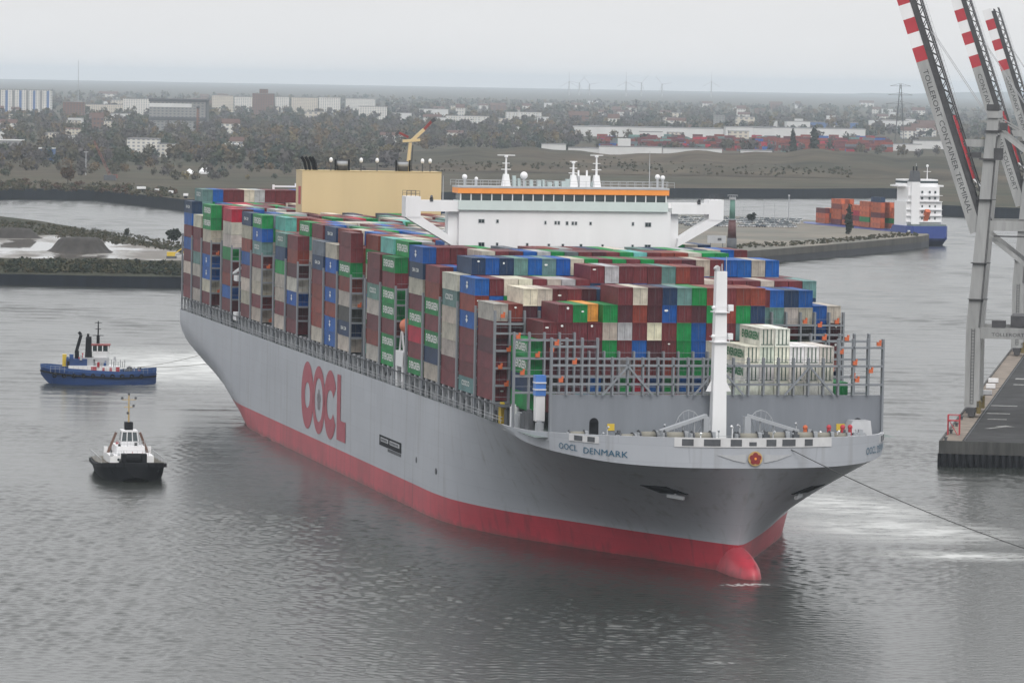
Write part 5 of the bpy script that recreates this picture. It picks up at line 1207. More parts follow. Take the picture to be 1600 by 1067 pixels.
p = at(122, 165, ZG); e = empty('radio_mast', (p[0], p[1], ZG)); tag(e, 'thin tall radio mast on the skyline', 'mast', 'tall lattice masts'); s = mpp(p); MB().cyl((0, 0, 0), (0, 0, 70 * s), .8, .4, n=6).build('pole', M['grey'], e); MB().box(-1.5, 1.5, -1.5, 1.5, 30 * s, 33 * s).build('antenna_ring', M['lgrey'], e)
p = at(309, 214, ZG); e = empty('chimney_stack', (p[0], p[1], ZG)); s = mpp(p); tag(e, 'slim brown factory chimney in front of the dark-roofed hall', 'chimney'); MB().cyl((0, 0, 0), (0, 0, 46 * s), 2.3, 1.6, n=12).build('shaft', M['f_brick'], e, True); MB().cyl((0, 0, 44 * s), (0, 0, 47 * s), 2.0, n=12).build('cap', M['dgrey'], e)
tw = None
for k, px in enumerate((882, 898, 914, 971, 995, 1027, 1104)):
    X = (px - 800) / FPX * 17000; H_ = 95 + 10 * (k % 3); e = empty('wind_turbine', (X, 17000, 25)); hgt_ = 122 + (k % 3) * 2
    zt_ = CAM_H - (hgt_ + 6 - (111.6 + .01752 * px)) * 17000 / FPX - 25
    tag(e, 'pale wind turbine on the horizon, ' + ['first from the tan casing', 'second from the tan casing', 'third from the tan casing', 'fourth, standing apart', 'fifth, near the fourth', 'sixth, before the last', 'last and nearest the pylon'][k], 'wind turbine', 'wind turbines on the horizon')
    MB().cyl((0, 0, 0), (0, 0, zt_), 2.8, 1.6, n=8).build('tower', M['lgrey'], e); MB().box(-2, 2, -5, 5, zt_ - 2, zt_ + 2).build('nacelle', M['lgrey'], e); a0 = k * .7
    for q in range(3): t = a0 + q * 2 * math.pi / 3; MB().beam((0, -6, zt_), (38 * math.sin(t), -6, zt_ + 38 * math.cos(t)), 2.2, 1.0).build('blade', M['lgrey'], e)
# orange mobile crane and poles on the far quay
p = at(172, 282, ZG); e = empty('lattice_crane', (p[0], p[1], ZG)); tag(e, 'dull red lattice boom crane on the far quay', 'crane'); s = mpp(p)
MB().box(-4, 4, -3, 3, 0, 3.5).build('carriage', M['dgrey'], e); g = MB()
for i in (-1, 1): g.beam((i * .8, 0, 3), (-11 + i * .4, 0, 26), .3)
for k in range(8): t = k / 8; g.beam((-.8 - 11 * t, 0, 3 + 23 * t), (.8 - 11 * (t + .125), 0, 3 + 23 * (t + .125)), .35)
M['dullred'] = mat('dull_red', (0.2, 0.075, 0.06), .7); g.build('boom', M['dullred'], e); MB().box(2, 5, -2, 2, 1.5, 4.0).build('counterweight', M['dullred'], e)
p = at(134, 274, ZG); e = empty('light_pole', (p[0], p[1], ZG)); tag(e, 'pale light pole on the far quay', 'lamp post'); MB().cyl((0, 0, 0), (0, 0, 16), .35, .2, n=6).build('pole', M['lgrey'], e); MB().box(-1.5, 1.5, -.4, .4, 15.8, 16.3).build('lamp_head', M['lgrey'], e)
for k, (px, py) in enumerate(((296, 274), (316, 272), (323, 272))):
    p = at(px, py, ZG); s = mpp(p); e = empty('marquee_tent', (p[0], p[1], ZG)); tag(e, ['white pointed tent, first of three on the far bank', 'white pointed tent, middle of three on the far bank', 'white pointed tent, third on the far bank'][k], 'tent', 'white tents on the far bank'); w0 = (3.6, 2.2, 2.4)[k]
    MB().box(-w0, w0, -w0, w0, 0, 1.6).build('side', M['white'], e); MB().frustum(-w0 - .2, w0 + .2, -w0 - .2, w0 + .2, 1.6, -.1, .1, -.1, .1, 4.6).build('canopy', M['white'], e)
for k, (px, py) in enumerate(((217, 316), (224, 316), (245, 320), (267, 323), (290, 328))):
    p = at(px, py, 0); e = empty('mooring_dolphin', (p[0], p[1], 0)); tag(e, ordn[k + 1] + ' dark mooring dolphin with white cap from the crane end of the far basin', 'dolphin', 'mooring dolphins in the far basin')
    g = MB()
    for i, j in ((-1, -1), (1, -1), (0, 1)): g.cyl((i * 1.0, j * 1.0, -1), (i * .4, j * .4, 8), .5, n=6)
    g.build('piles', M['black'], e); MB().box(-1.3, 1.3, -1.3, 1.3, 8, 9.4).build('cap', M['white'], e)
# fence on the mud flat and the spoil heap
fx = [(86, 352), (110, 355), (135, 360), (139.1, 361), (150, 362), (175, 366), (200, 371), (225, 375), (246, 378)]
fn_ = empty('mesh_fence', (0, 0, 0)); tag(fn_, 'thin grey fence along the back of the mud flat', 'fence')
prev = None
for k, (x_, y_) in enumerate(fx):
    p = at(x_, y_, ZS); MB().box(p[0] - .08, p[0] + .08, p[1] - .08, p[1] + .08, ZS, ZS + 2.4).build('post', M['grey'], fn_)
    if prev is not None and k != 3:
        g = MB(); g.beam(prev + Vector((0, 0, 2.2)), p + Vector((0, 0, 2.2)), .06)
        for q in range(12): t = (q + .5) / 12; c = prev.lerp(p, t); g.box(c[0] - .03, c[0] + .03, c[1] - .03, c[1] + .03, ZS + .2, ZS + 2.2)
        g.build('mesh_panel', M['grey'], fn_)
    prev = p
g = MB(); nn = 36
c = at(125, 394, ZS); s = mpp(c); R0 = 51 * s; R1 = 27 * s; hh = 23 * s
rings_ = [(1.0, 0), (.86, .2), (.74, .5), (.64, .78), (.55, .96), (.3, 1.0), (0.02, 1.02)]
for f, z in rings_:
    for j in range(nn):
        q = 2 * math.pi * j / nn; wv = 1 + .05 * math.sin(5 * q) + .04 * math.sin(11 * q + 1) + random.uniform(-.02, .02); g.v.append((f * R0 * wv * math.cos(q), f * R0 * .75 * wv * math.sin(q), z * hh * (1 + random.uniform(-.04, .04))))
for i in range(len(rings_) - 1):
    for j in range(nn): a = i * nn + j; b = i * nn + (j + 1) % nn; g.face((a, b, b + nn, a + nn))
sp = g.build('spoil_heap', mat('dark_spoil', (0.045, 0.04, 0.037), .95, var=.35, scale=.4, bump=.6, bscale=.8), None, True); sp.location = c; tag(sp, 'dark flat-topped spoil heap on the wet mud flat', 'spoil heap')
g = MB(); c = at(22, 372, ZS); s = mpp(c)
for f, z in rings_:
    for j in range(nn): q = 2 * math.pi * j / nn; g.v.append((f * 45 * s * (1 + random.uniform(-.04, .04)) * math.cos(q), f * 22 * s * math.sin(q), z * 15 * s * (1 + random.uniform(-.08, .08))))
for i in range(len(rings_) - 1):
    for j in range(nn): a = i * nn + j; b = i * nn + (j + 1) % nn; g.face((a, b, b + nn, a + nn))
sp2 = g.build('spoil_heap', sp.data.materials[0], None, True); sp2.location = c; tag(sp2, 'long low dark spoil heap behind the mud, at the picture edge', 'spoil heap')
p = at(268, 404, ZS); e = empty('excavator', (p[0], p[1], ZS)); tag(e, 'small yellow excavator on the mud beside the ship stern', 'excavator'); MB().box(-2, 2, -1.2, 1.2, 0, 1).build('track', M['dgrey'], e); MB().box(-1.8, 1.4, -1.2, 1.2, 1, 2.6).build('cab', M['yellow'], e); MB().beam((1.2, 0, 2), (4, 0, 4), .4).beam((4, 0, 4), (5.5, 0, 1.2), .35).build('arm', M['yellow'], e)

# ================================================================== PIER: cars, tower, hut, moored feeder ship
def car_proto():
    e = empty('parked_car')
    g = MB(); g.frustum(-2.2, 2.2, -.88, .88, .35, -2.15, 2.1, -.84, .84, .85); g.build('body', M['cont'], e)
    MB().frustum(-1.5, 1.0, -.8, .8, .85, -1.1, .45, -.66, .66, 1.45).build('cabin', M['glass'], e); g = MB()
    MB().frustum(-1.08, .43, -.65, .65, 1.45, -1.0, .35, -.6, .6, 1.5).build('roof', M['cont'], e)
    for i in (-1.35, 1.35):
        for j in (-.85, .7): MB().cyl((i, j, .34), (i, j + .15, .34), .34, n=10).build('wheel', M['black'], e)
    return e
car0 = car_proto(); first = True; CARC = [(.5, .5, .52), (.62, .62, .63), (.3, .32, .34), (.12, .13, .15), (.55, .57, .6), (.05, .06, .09), (.4, .42, .46), (.7, .7, .7)]; CARN = ['silver', 'pale silver', 'grey', 'dark grey', 'silver', 'black', 'grey', 'white']
car_ct = 0; pdir = (at(1300, 382, ZP) - at(1212, 389, ZP)); prz = math.atan2(pdir.y, pdir.x)
for row, (ya, yb_) in enumerate(((353, 356), (350, 353), (347, 350.5), (344.2, 348), (341.5, 345.5))):
    for k in range(24):
        px = 1050 + k * 8.3 + random.uniform(-1.2, 1.2) + row * 2; py = ya + (yb_ - ya) * k / 24
        if random.random() < .1 or 1135 < px < 1151 and row < 2: continue
        o = car0 if first else copy_tree(car0); first = False
        i = random.randrange(8); o.location = at(px, py, ZP); o.rotation_euler = (0, 0, prz + .9 + random.uniform(-.05, .05))
        for ch in o.children:
            if ch.name.startswith(('body', 'roof')): ch.color = (*CARC[i], 1)
        tag(o, f'{CARN[i]} car parked in the rows of cars on the pier behind the ship', 'car', f'{CARN[i]} cars parked on the pier')
p = at(1143, 397, ZP); e = empty('light_tower', (p[0], p[1], ZP)); s = mpp(p); tag(e, 'slim lighthouse tower, dark red below and green above, on the pier', 'tower')
def tz(y): return (397 - y) * s
MB().cyl((0, 0, 0), (0, 0, tz(372)), 8 * s, 7.6 * s, n=20).build('base', M['dgrey'], e, True); MB().cyl((0, 0, tz(372)), (0, 0, tz(343)), 7 * s, 5.6 * s, n=20).build('red_shaft', mat('tower_dark_red', (0.09, 0.03, 0.03), .6), e, True)
MB().cyl((0, 0, tz(343)), (0, 0, tz(312)), 4.7 * s, 3.8 * s, n=20).build('green_shaft', mat('tower_green', (0.10, 0.22, 0.18), .6), e, True); MB().cyl((0, 0, tz(343) - .15), (0, 0, tz(343) + .25), 6.6 * s, n=20).build('gallery', M['grey'], e); MB().cyl((0, 0, tz(312)), (0, 0, tz(308)), 5.4 * s, n=16).build('lantern_platform', M['lgrey'], e)
g = MB()
for k in range(12): q = 2 * math.pi * k / 12; g.box(8 * s * math.cos(q) - .03, 8 * s * math.cos(q) + .03, 8 * s * math.sin(q) - .03, 8 * s * math.sin(q) + .03, tz(308), tz(305))
g.cyl((0, 0, tz(305.4)), (0, 0, tz(305)), 8.2 * s, n=16); g.build('lantern_rail', M['lgrey'], e)
p = at(1120, 392, ZP); e = empty('sign_board', (p[0], p[1], ZP)); s = mpp(p); tag(e, 'pale board on legs on the pier beside the tower', 'board'); MB().box(-15 * s, 14 * s, 0, .3, 12 * s, 24 * s).build('panel', M['lgrey'], e)
for xx in (-10, 9): MB().box(xx * s - .15, xx * s + .15, .05, .25, 0, 12 * s).build('leg', M['dgrey'], e)
MB().box(1 * s, 7 * s, -.05, -.01, 16 * s, 20 * s).build('panel_mark', M['dgrey'], e)
for k, (px, yb_, yt_) in enumerate(((1193, 352, 313), (1210, 352, 316), (1232, 350, 306), (1162, 352, 322))):
    p = at(px, yb_, ZP); s = mpp(p); e = empty('lamp_post', (p[0], p[1], ZP)); tag(e, ['slim lamp post among the parked cars, second from the tower', 'slim lamp post among the parked cars, third from the tower', 'tall lamp post with round head at the end of the parked cars', 'slim lamp post nearest the tower'][k], 'lamp post', 'lamp posts on the pier')
    MB().cyl((0, 0, 0), (0, 0, (yb_ - yt_) * s), .28 if k == 2 else .1, .2 if k == 2 else .08, n=8).build('pole', M['grey'], e); MB().ball((0, 0, (yb_ - yt_) * s), .55 if k == 2 else .2, 8, 6).build('lamp_head', M['lgrey'], e)
# feeder ship
S0 = at(1453, 384, 0); fd = Vector((-0.33, 0.944, 0)).normalized(); frz = math.atan2(fd.y, fd.x)
fs = empty('feeder_ship', S0, frz); tag(fs, 'blue feeder ship with white wheelhouse moored behind the pier', 'ship')
g = MB(); half = 10.5; st_ = [(0, 8.5, 3.5), (1.5, 9.8, 2.2), (6, half, 0), (22, half, -1), (25, half, -1), (120, half, -1), (140, 8, -1), (150, 4, -1), (156, .3, -1)]
for sgn in (-1, 1):
    o = len(g.v)
    for X, hb, zb in st_: g.v += [(X, sgn * hb * .9, zb), (X, sgn * hb, max(zb, 1.6) + 1), (X, sgn * hb, 9.5 if X < 23 else 6.2)]
    for k in range(len(st_) - 1):
        for j in range(2): q = (o + 3 * k + j, o + 3 * k + 3 + j, o + 3 * k + 4 + j, o + 3 * k + 1 + j); g.face(q if sgn < 0 else q[::-1])
n3 = len(st_) * 3
for j in range(2): g.face((j, j + 1, n3 + j + 1, n3 + j))
for k in range(len(st_) - 1): g.face((3 * k + 2, 3 * k + 5, n3 + 3 * k + 5, n3 + 3 * k + 2)); g.face((3 * k, n3 + 3 * k, n3 + 3 * k + 3, 3 * k + 3))
g.build('hull', mat('feeder_blue', (0.02, 0.05, 0.24), .45, var=.1), fs); MB().box(1.5, 3.5, half - .4, half + .06, 6.6, 7.4).build('funnel_mark', M['white'], fs)
MB().box(1.0, 8, -9, 9, 9.5, 10.3).build('poop_deck', M['deckgreen'], fs)
hw = empty('deckhouse', (0, 0, 0)); hw.parent = fs
MB().box(8, 22, -9.6, 9.6, 9.5, 21.5).build('house_wall', M['white'], hw); MB().box(8.5, 22, -8.4, 8.4, 21.5, 28.6).build('upper_house', M['white'], hw); MB().box(12, 22, -12.2, 12.2, 28.6, 29.4).build('bridge_deck', M['white'], hw); MB().box(13, 21.5, -9.5, 9.5, 29.4, 32.2).build('wheelhouse', M['white'], hw); MB().box(12.9, 21.6, -9.6, 9.6, 30.3, 31.4).build('wheelhouse_window', M['glass'], hw)
for z in (12.5, 15.5, 18.5, 22.5, 25.5):
    for y in (-6, -3, 1, 4): MB().box(7.93, 8.02 if z < 21 else 8.52, y - .4, y + .4, z, z + 1.1).build('window', M['glass'], hw)
    MB().box(6.6, 8, -9.4, 9.4, z - 1.2, z - 1.0).build('balcony', M['white'], hw)
MB().box(6.5, 12, 3.0, 7.4, 9.5, 31).build('engine_trunk', M['white'], hw); MB().frustum(6.8, 11.6, 2.6, 7.0, 31, 7.4, 11, 3.2, 6.4, 36.5).build('funnel', M['dgrey'], hw)
for y in (4.0, 5.6): MB().cyl((9, y, 36.4), (9, y, 38.6), .4, n=8).build('exhaust', M['black'], hw)
g = MB(); g.cyl((16, -5, 32.2), (16, -5, 38.5), .25, .15, n=6); g.beam((16, -7, 36), (16, -3, 36), .2); g.ball((16, -5, 38.8), .7, 8, 6); g.build('mast', M['white'], hw); MB().cyl((16, 1, 32), (16, 1, 40), .12, n=6).build('aerial', M['lgrey'], hw)
MB().beam((5.5, -1, 17), (8.8, -1, 12.5), 2.4, 2.2).build('free_fall_boat', M['orange'], fs)
FE = [(24, -1, 4, 'oomr'), (24, -3, 4, 'mrmo'), (38, -1, 4, 'ogoo'), (38, -3, 3, 'tgo'), (52, -1, 5, 'ogooo'), (52, 1, 6, 'oomoon'), (66, -2, 4, 'ggoo'), (66, 1, 5, 'ogooo'), (80, -2, 4, 'omro'), (80, 0, 4, 'omRo'), (94, -2, 4, 'ooRo'), (94, 0, 4, 'omoo'), (108, -2, 5, 'omooo'), (108, 0, 5, 'mooro'), (122, -1, 3, 'oso'), (122, 1, 3, 'oom')]
fct = 0
CN2 = dict(CN, o='orange')
for X, yrow, n_, cs in FE:
    for t, c in enumerate(cs[:n_]):
        o = link('container', cm[LO_C, False], None, S0 + fd * (X + 6.1) + Vector((-fd.y, fd.x, 0)) * (yrow * 2.5) + Vector((0, 0, 6.5 + 2.6 * t)), frz); cc = CC[c] if c != 'o' else (0.48, 0.11, 0.045)
        o.color = (*jit(cc, int(X), yrow + 9, t), 1); st_n = FE.index((X, yrow, n_, cs))
        tag(o, f'{CN2[c]} container on the feeder ship, tier {num[t + 1]} of stack {num[st_n + 1]} from the deckhouse', 'container', 'containers on the feeder ship')

# ================================================================== TUGS
def loft(g, secs, m=0, mtop=None, close=True):
    """sections: (x, halfbreadth at water, halfbreadth at rail, z low, z rail)"""
    n_ = len(secs)
    for sgn in (-1, 1):
        o = len(g.v)
        for X, hw_, hr, zl_, zr in secs: g.v += [(X, sgn * hw_, zl_), (X, sgn * (hw_ * .35 + hr * .65), zl_ + (zr - zl_) * .5), (X, sgn * hr, zr)]
        for k in range(n_ - 1):
            for j in range(2): q = (o + 3 * k + j, o + 3 * k + 3 + j, o + 3 * k + 4 + j, o + 3 * k + 1 + j); g.face(q if sgn < 0 else q[::-1], m)
    h_ = 3 * n_
    for k in range(n_ - 1): g.face((3 * k + 2, 3 * k + 5, h_ + 3 * k + 5, h_ + 3 * k + 2), m if mtop is None else mtop)
    for k in (0, n_ - 1):
        for j in range(2): g.face((3 * k + j, 3 * k + j + 1, h_ + 3 * k + j + 1, h_ + 3 * k + j), m)
    return g
def tyres(parent, pts, r=.42):
    me_ = bpy.data.meshes.get('tyre_fender')
    if me_ is None:
        g = MB(); n_, k_ = 12, 6
        for i in range(n_):
            q = 2 * math.pi * i / n_
            for j in range(k_): t = 2 * math.pi * j / k_; rr = .42 + .16 * math.cos(t); g.v.append((rr * math.cos(q), .16 * math.sin(t), rr * math.sin(q)))
        for i in range(n_):
            for j in range(k_): a = i * k_ + j; b = i * k_ + (j + 1) % k_; c = ((i + 1) % n_) * k_; g.face((a, c + j, c + (j + 1) % k_, b))
        me_ = g.mesh('tyre_fender', M['black'], True)
    for x_, y_, z_, rz_ in pts: link('tyre_fender', me_, parent, (x_, y_, z_), rz_)
# --- blue tug, seen from the side, bow to the left
p = at(155, 599, 0); TG = empty('blue_tug', p, R(4)); tag(TG, 'dark blue tug with black crane and tall mast, towing astern of the big ship', 'tug boat', 'harbour tugs')
M['tugblue'] = mat('tug_blue', (0.018, 0.055, 0.18), .4, var=.15); M['tugdeck'] = mat('tug_deck', (0.10, 0.09, 0.07), .8, var=.2)
secs = [(-14.6, .2, .6, 2.2, 4.0), (-13.2, 1.2, 2.8, .6, 3.9), (-11.6, 2.9, 4.3, -.6, 3.7), (-8, 4.2, 5.0, -.8, 3.3), (-2, 4.7, 5.2, -.8, 2.9), (5, 4.7, 5.2, -.8, 2.6), (10.5, 4.5, 5.0, -.8, 2.9), (13.2, 3.4, 4.4, -.3, 3.1), (14.2, 2.4, 3.6, .5, 3.2)]
loft(MB(), secs, 0, 1).build('hull', [M['tugblue'], M['tugdeck']], TG, True).data.set_sharp_from_angle(angle=R(30))
g = MB()
for (a, b) in zip(secs[:-1], secs[1:]):
    for s in (-1, 1): g.beam((a[0], s * (a[2] + .12), a[4] - .9), (b[0], s * (b[2] + .12), b[4] - .9), .35, .4)
g.build('rubbing_strake', M['black'], TG); 
g = MB()
for (a, b) in zip(secs[:-1], secs[1:]):
    for s in (-1, 1): g.beam((a[0], s * a[2], a[4] + .35), (b[0], s * b[2], b[4] + .35), .15, .8)
g.build('bulwark', M['blue'], TG)
MB().box(-7.6, 3.2, -3.6, 3.6, 2.6, 4.6).build('lower_house', M['white'], TG); MB().box(-1.8, 5.0, -3.7, 3.7, 2.6, 4.3).build('red_white_house', M['white'], TG)
for x0, x1, z0_, z1_ in ((-2.0, -.6, 2.9, 4.4), (.8, 1.4, 3.0, 4.2), (2.6, 3.2, 3.0, 4.2), (4.2, 5.1, 2.9, 4.4)): MB().box(x0, x1, -3.78, -3.7, z0_, z1_).build('red_panel', M['red'], TG)
MB().box(-8.2, -3.0, -3.2, 3.2, 4.6, 6.3).build('blue_house', M['tugblue'], TG); MB().box(-7.4, -6.4, -3.3, -2.2, 6.3, 7.4).build('vent_box', M['blue'], TG)
MB().box(-9.2, -8.2, -1, 1, 4.2, 7.2).build('yellow_winch', M['yellow'], TG)
cr_ = empty('knuckle_crane', (0, 0, 0)); cr_.parent = TG
MB().cyl((-5.6, -1.6, 6.2), (-5.6, -1.6, 8.2), .55, n=10).build('crane_base', M['black'], cr_); MB().beam((-5.8, -1.6, 7.8), (-4.6, -1.6, 12.2), .8, .8).beam((-4.6, -1.6, 12.2), (-5.2, -1.6, 12.9), .7, .7).build('crane_arm', M['black'], cr_)
for y in (-1.6, 1.6): MB().frustum(-3.6, -1.9, y - .7, y + .7, 6.2, -3.4, -2.1, y - .55, y + .55, 11.6).build('funnel', M['black'], TG)
MB().box(-4.4, 2.4, -2.9, 2.9, 4.6, 6.6).build('middle_house', M['lgrey'], TG)
wh = empty('wheelhouse', (0, 0, 0)); wh.parent = TG
MB().frustum(-1.4, 2.0, -2.1, 2.1, 6.6, -1.7, 2.3, -2.4, 2.4, 8.2).build('wheelhouse_wall', M['white'], wh); MB().frustum(-1.7, 2.3, -2.4, 2.4, 8.2, -1.9, 2.5, -2.55, 2.55, 9.6).build('wheelhouse_window', M['glass'], wh)
for x_ in (-1.75, -.5, .8, 2.2): MB().box(x_ - .12, x_ + .12, -2.62, -2.42, 8.2, 9.6).build('window_post', M['white'], wh)
MB().box(-2.1, 2.7, -2.7, 2.7, 9.6, 9.85).build('red_roof', mat('dark_red_roof', (0.2, 0.03, 0.03), .6), wh)
mt_ = empty('mast', (0, 0, 0)); mt_.parent = TG
MB().cyl((-.4, 0, 10.1), (-.4, 0, 15.6), .22, .14, n=8).cyl((-.4, 0, 10), (-.4, 0, 12), .4, n=8).build('mast_pole', M['black'], mt_); g = MB()
for z_, l_ in ((15.2, .9), (13.6, .7), (12.0, 1.4)): g.beam((-.4 - l_, 0, z_), (-.4 + l_, 0, z_), .16)
g.build('mast_arm', M['black'], mt_)
g = MB()
for k in range(7): g.box(3.0 + k * .55, 3.12 + k * .55, -3.5, -3.4, 4.3, 6.2 - (k % 2) * .5)
g.build('deck_gear', M['dgrey'], TG); MB().cyl((7.5, -1.3, 3.6), (7.5, 1.3, 3.6), .8, n=12).build('towing_winch', M['dgrey'], TG); MB().box(9.5, 9.9, -1.5, 1.5, 2.8, 4.2).build('towing_bitt', M['dgrey'], TG)
tyres(TG, [(-11 + k * 2.4, -5.15 - .1 * min(1, k), 2.2, 0) for k in range(10)])
tg_r = random.Random(9)
for k in range(26):
    x_ = tg_r.uniform(-9, 12); y_ = tg_r.uniform(-4.2, -2.6); z_ = 3.0 if (x_ > 5.2 or x_ < -8) else tg_r.choice((4.7, 6.4)); h = tg_r.uniform(.5, 1.6); g = MB()
    if tg_r.random() < .5: g.box(x_ - .3, x_ + .3, y_ - .3, y_ + .3, z_ - .4, z_ + h * .6); nm = 'deck_chest'
    else: g.cyl((x_, y_, z_ - .4), (x_, y_, z_ + h), .09, n=6); g.box(x_ - .22, x_ + .22, y_ - .15, y_ + .15, z_ + h, z_ + h + .25); nm = 'deck_light'
    g.build(nm, M[tg_r.choice(('dgrey', 'black', 'lgrey', 'white', 'red', 'blue'))], TG)
g = MB()
for k in range(22): g.box(-12 + k * 1.15 - .03, -12 + k * 1.15 + .03, -5.05, -4.99, 2.9, 4.5)
for z_ in (3.9, 4.5): g.beam((-12, -5.02, z_), (12.2, -5.02, z_), .06)
g.build('side_rail', M['lgrey'], TG); MB().beam((-2.9, -.5, 10.5), (-2.9, .5, 10.5), .5).cyl((-2.9, 0, 9.5), (-2.9, 0, 12.4), .3, n=8).build('exhaust_cap', M['black'], TG)
# --- black and white tug, seen bow on
p = at(200, 742, 0); T2 = empty('white_tug', p, R(-79)); tag(T2, 'black hulled tug with white deckhouse and thin yellow mast, seen end on', 'tug boat', 'harbour tugs')
secs = [(-13, 4.4, 5.4, -.4, 2.6), (-11, 5.2, 6.1, -.8, 2.6), (0, 5.6, 6.4, -.8, 2.7), (7, 5.4, 6.3, -.8, 3.0), (10.5, 4.6, 5.8, -.6, 3.3), (12.6, 3.2, 4.9, -.2, 3.5), (13.6, 1.6, 3.6, .4, 3.6), (14.0, .4, 2.2, .8, 3.65)]
loft(MB(), secs, 0, 1).build('hull', [M['black'], M['tugdeck']], T2, True).data.set_sharp_from_angle(angle=R(30)); g = MB()
for (a, b) in zip(secs[:-1], secs[1:]):
    for s in (-1, 1): g.beam((a[0], s * (a[2] + .15), a[4] - .5), (b[0], s * (b[2] + .15), b[4] - .5), .5, .7)
g.beam((14.2, -2.2, 3.15), (14.2, 2.2, 3.15), .5, .7); g.build('fender_band', M['black'], T2)
MB().box(-6, 7.0, -4.2, 4.2, 2.7, 4.3).build('lower_house', M['white'], T2); MB().box(-4.5, 4.6, -2.7, 2.7, 4.3, 5.9).build('middle_house', M['white'], T2)
wh = empty('wheelhouse', (0, 0, -1.1)); wh.parent = T2; wh.scale = (.9, .85, 1)
MB().frustum(-1.6, 2.4, -1.7, 1.7, 7.0, -1.9, 2.7, -2.0, 2.0, 7.8).build('wheelhouse_wall', M['white'], wh); MB().frustum(-1.9, 2.7, -2.0, 2.0, 7.8, -1.5, 2.3, -1.7, 1.7, 9.6).build('wheelhouse_window', M['glass'], wh)
for y in (-1.95, -.65, .65, 1.95): MB().beam((2.74, y, 7.8), (2.36, y * .85, 9.62), .16).build('window_post', M['white'], wh)
MB().box(-1.7, 2.5, -1.8, 1.8, 9.6, 9.9).build('wheelhouse_roof', M['white'], wh); MB().box(-1, 1, -.9, .9, 9.9, 11.4).build('black_housing', M['black'], wh)
mt_ = empty('mast', (0, 0, -1.0)); mt_.parent = T2; M['mastyellow'] = mat('mast_yellow', (0.5, 0.36, 0.16), .5)
MB().cyl((0, 0, 11.2), (0, 0, 16.6), .16, .12, n=8).build('mast_pole', M['mastyellow'], mt_); g = MB(); g.beam((0, -1.4, 15.6), (0, 1.4, 15.6), .12); g.beam((0, -.9, 14.2), (0, .9, 14.2), .12); g.build('mast_arm', M['mastyellow'], mt_); g = MB()
for y, z_ in ((-1.3, 15.9), (1.3, 15.9), (.9, 14.4), (0, 16.7), (-.2, 13.0)): g.box(-.2, .2, y - .2, y + .2, z_ - .2, z_ + .25)
g.build('mast_lamp', M['dgrey'], mt_)
for s in (-1, 1): MB().beam((-1, s * 3.9, 4.2), (-1, s * 2.3, 8.2), .45, .45).build('exhaust_leg', mat('brown_paint', (0.13, 0.07, 0.05), .6), T2)
g = MB()
for y in (-4.2, 4.2):
    g.box(-2, -1.2, y - .35, y + .35, 4.2, 5.4)
g.build('deck_locker', M['white'], T2); MB().cyl((10.2, -1.4, 4.2), (10.2, 1.4, 4.2), .9, n=12).box(9.2, 11.2, -2.4, -1.5, 3.2, 5.0).box(9.2, 11.2, 1.5, 2.4, 3.2, 5.0).build('anchor_winch', M['black'], T2)
g = MB()
for k in range(9): g.box(-12 + k * 2.6 - .04, -12 + k * 2.6 + .04, 6.0, 6.08, 2.7, 3.9); g.box(-12 + k * 2.6 - .04, -12 + k * 2.6 + .04, -6.08, -6.0, 2.7, 3.9)
for s in (-1, 1): g.beam((-12, s * 6.04, 3.9), (9, s * 6.04, 3.9), .08)
g.build('side_rail', M['lgrey'], T2)
tg_r = random.Random(4)
for k in range(18):
    x_ = tg_r.uniform(-5, 9); y_ = tg_r.uniform(-4, 4); z_ = 3.1 if x_ > 7.2 else (4.3 if (x_ > 4.7 or abs(y_) > 2.8) else 5.9); h = tg_r.uniform(.4, 1.4); g = MB(); g.box(x_ - .25, x_ + .25, y_ - .25, y_ + .25, z_ - .1, z_ + h * .5); g.cyl((x_, y_, z_), (x_, y_, z_ + h), .07, n=5)
    g.build('deck_fitting', M[tg_r.choice(('dgrey', 'black', 'lgrey', 'white', 'red'))], T2)
g = MB()
for z_, w_2, x_ in ((4.3, 4.15, 6.9), (5.9, 2.65, 4.5)):
    for k in range(9): yy = -w_2 + k * w_2 / 4; g.box(x_ - .03, x_ + .03, yy - .03, yy + .03, z_, z_ + 1.0)
    g.beam((x_, -w_2, z_ + 1.0), (x_, w_2, z_ + 1.0), .07); g.beam((x_, -w_2, z_ + .5), (x_, w_2, z_ + .5), .05)
g.build('house_rail', M['lgrey'], T2)
for y in (-2.6, -.9, .9, 2.6): MB().cyl((7.0, y, 3.6), (7.06, y, 3.6), .26, n=10).build('porthole', M['glass'], T2)
tyres(T2, [(12.6, y, 2.2, R(90)) for y in (-4.2, -2.8, -1.4, 0, 1.4, 2.8, 4.2)])

# ================================================================== TOW LINES
def line(name, a, b, sag, r, label, mt='cable', n_=14):
    g = MB(); P = [Vector(a).lerp(Vector(b), k / n_) - Vector((0, 0, sag * 4 * (k / n_) * (1 - k / n_))) for k in range(n_ + 1)]
    for u, v in zip(P[:-1], P[1:]): g.cyl(u, v, r, n=6)
    return tag(g.build(name, M[mt]), label, 'rope', 'tow lines')
line('tow_line', SM @ Vector((395.9, 5.0, 20.9)), at(1760, 905, 4), 1.6, .075, 'long dark tow line running from the bow across the water')
line('tow_line', TG.matrix_basis @ Vector((9.7, -.6, 4.2)), SM @ Vector((0.2, -20, 11.5)), .6, .05, 'upper pale tow line between blue tug and ship stern', 'rope')
line('tow_line', TG.matrix_basis @ Vector((9.7, .6, 4.2)), SM @ Vector((0.2, -14, 9.5)), .9, .05, 'lower pale tow line between blue tug and ship stern', 'rope')

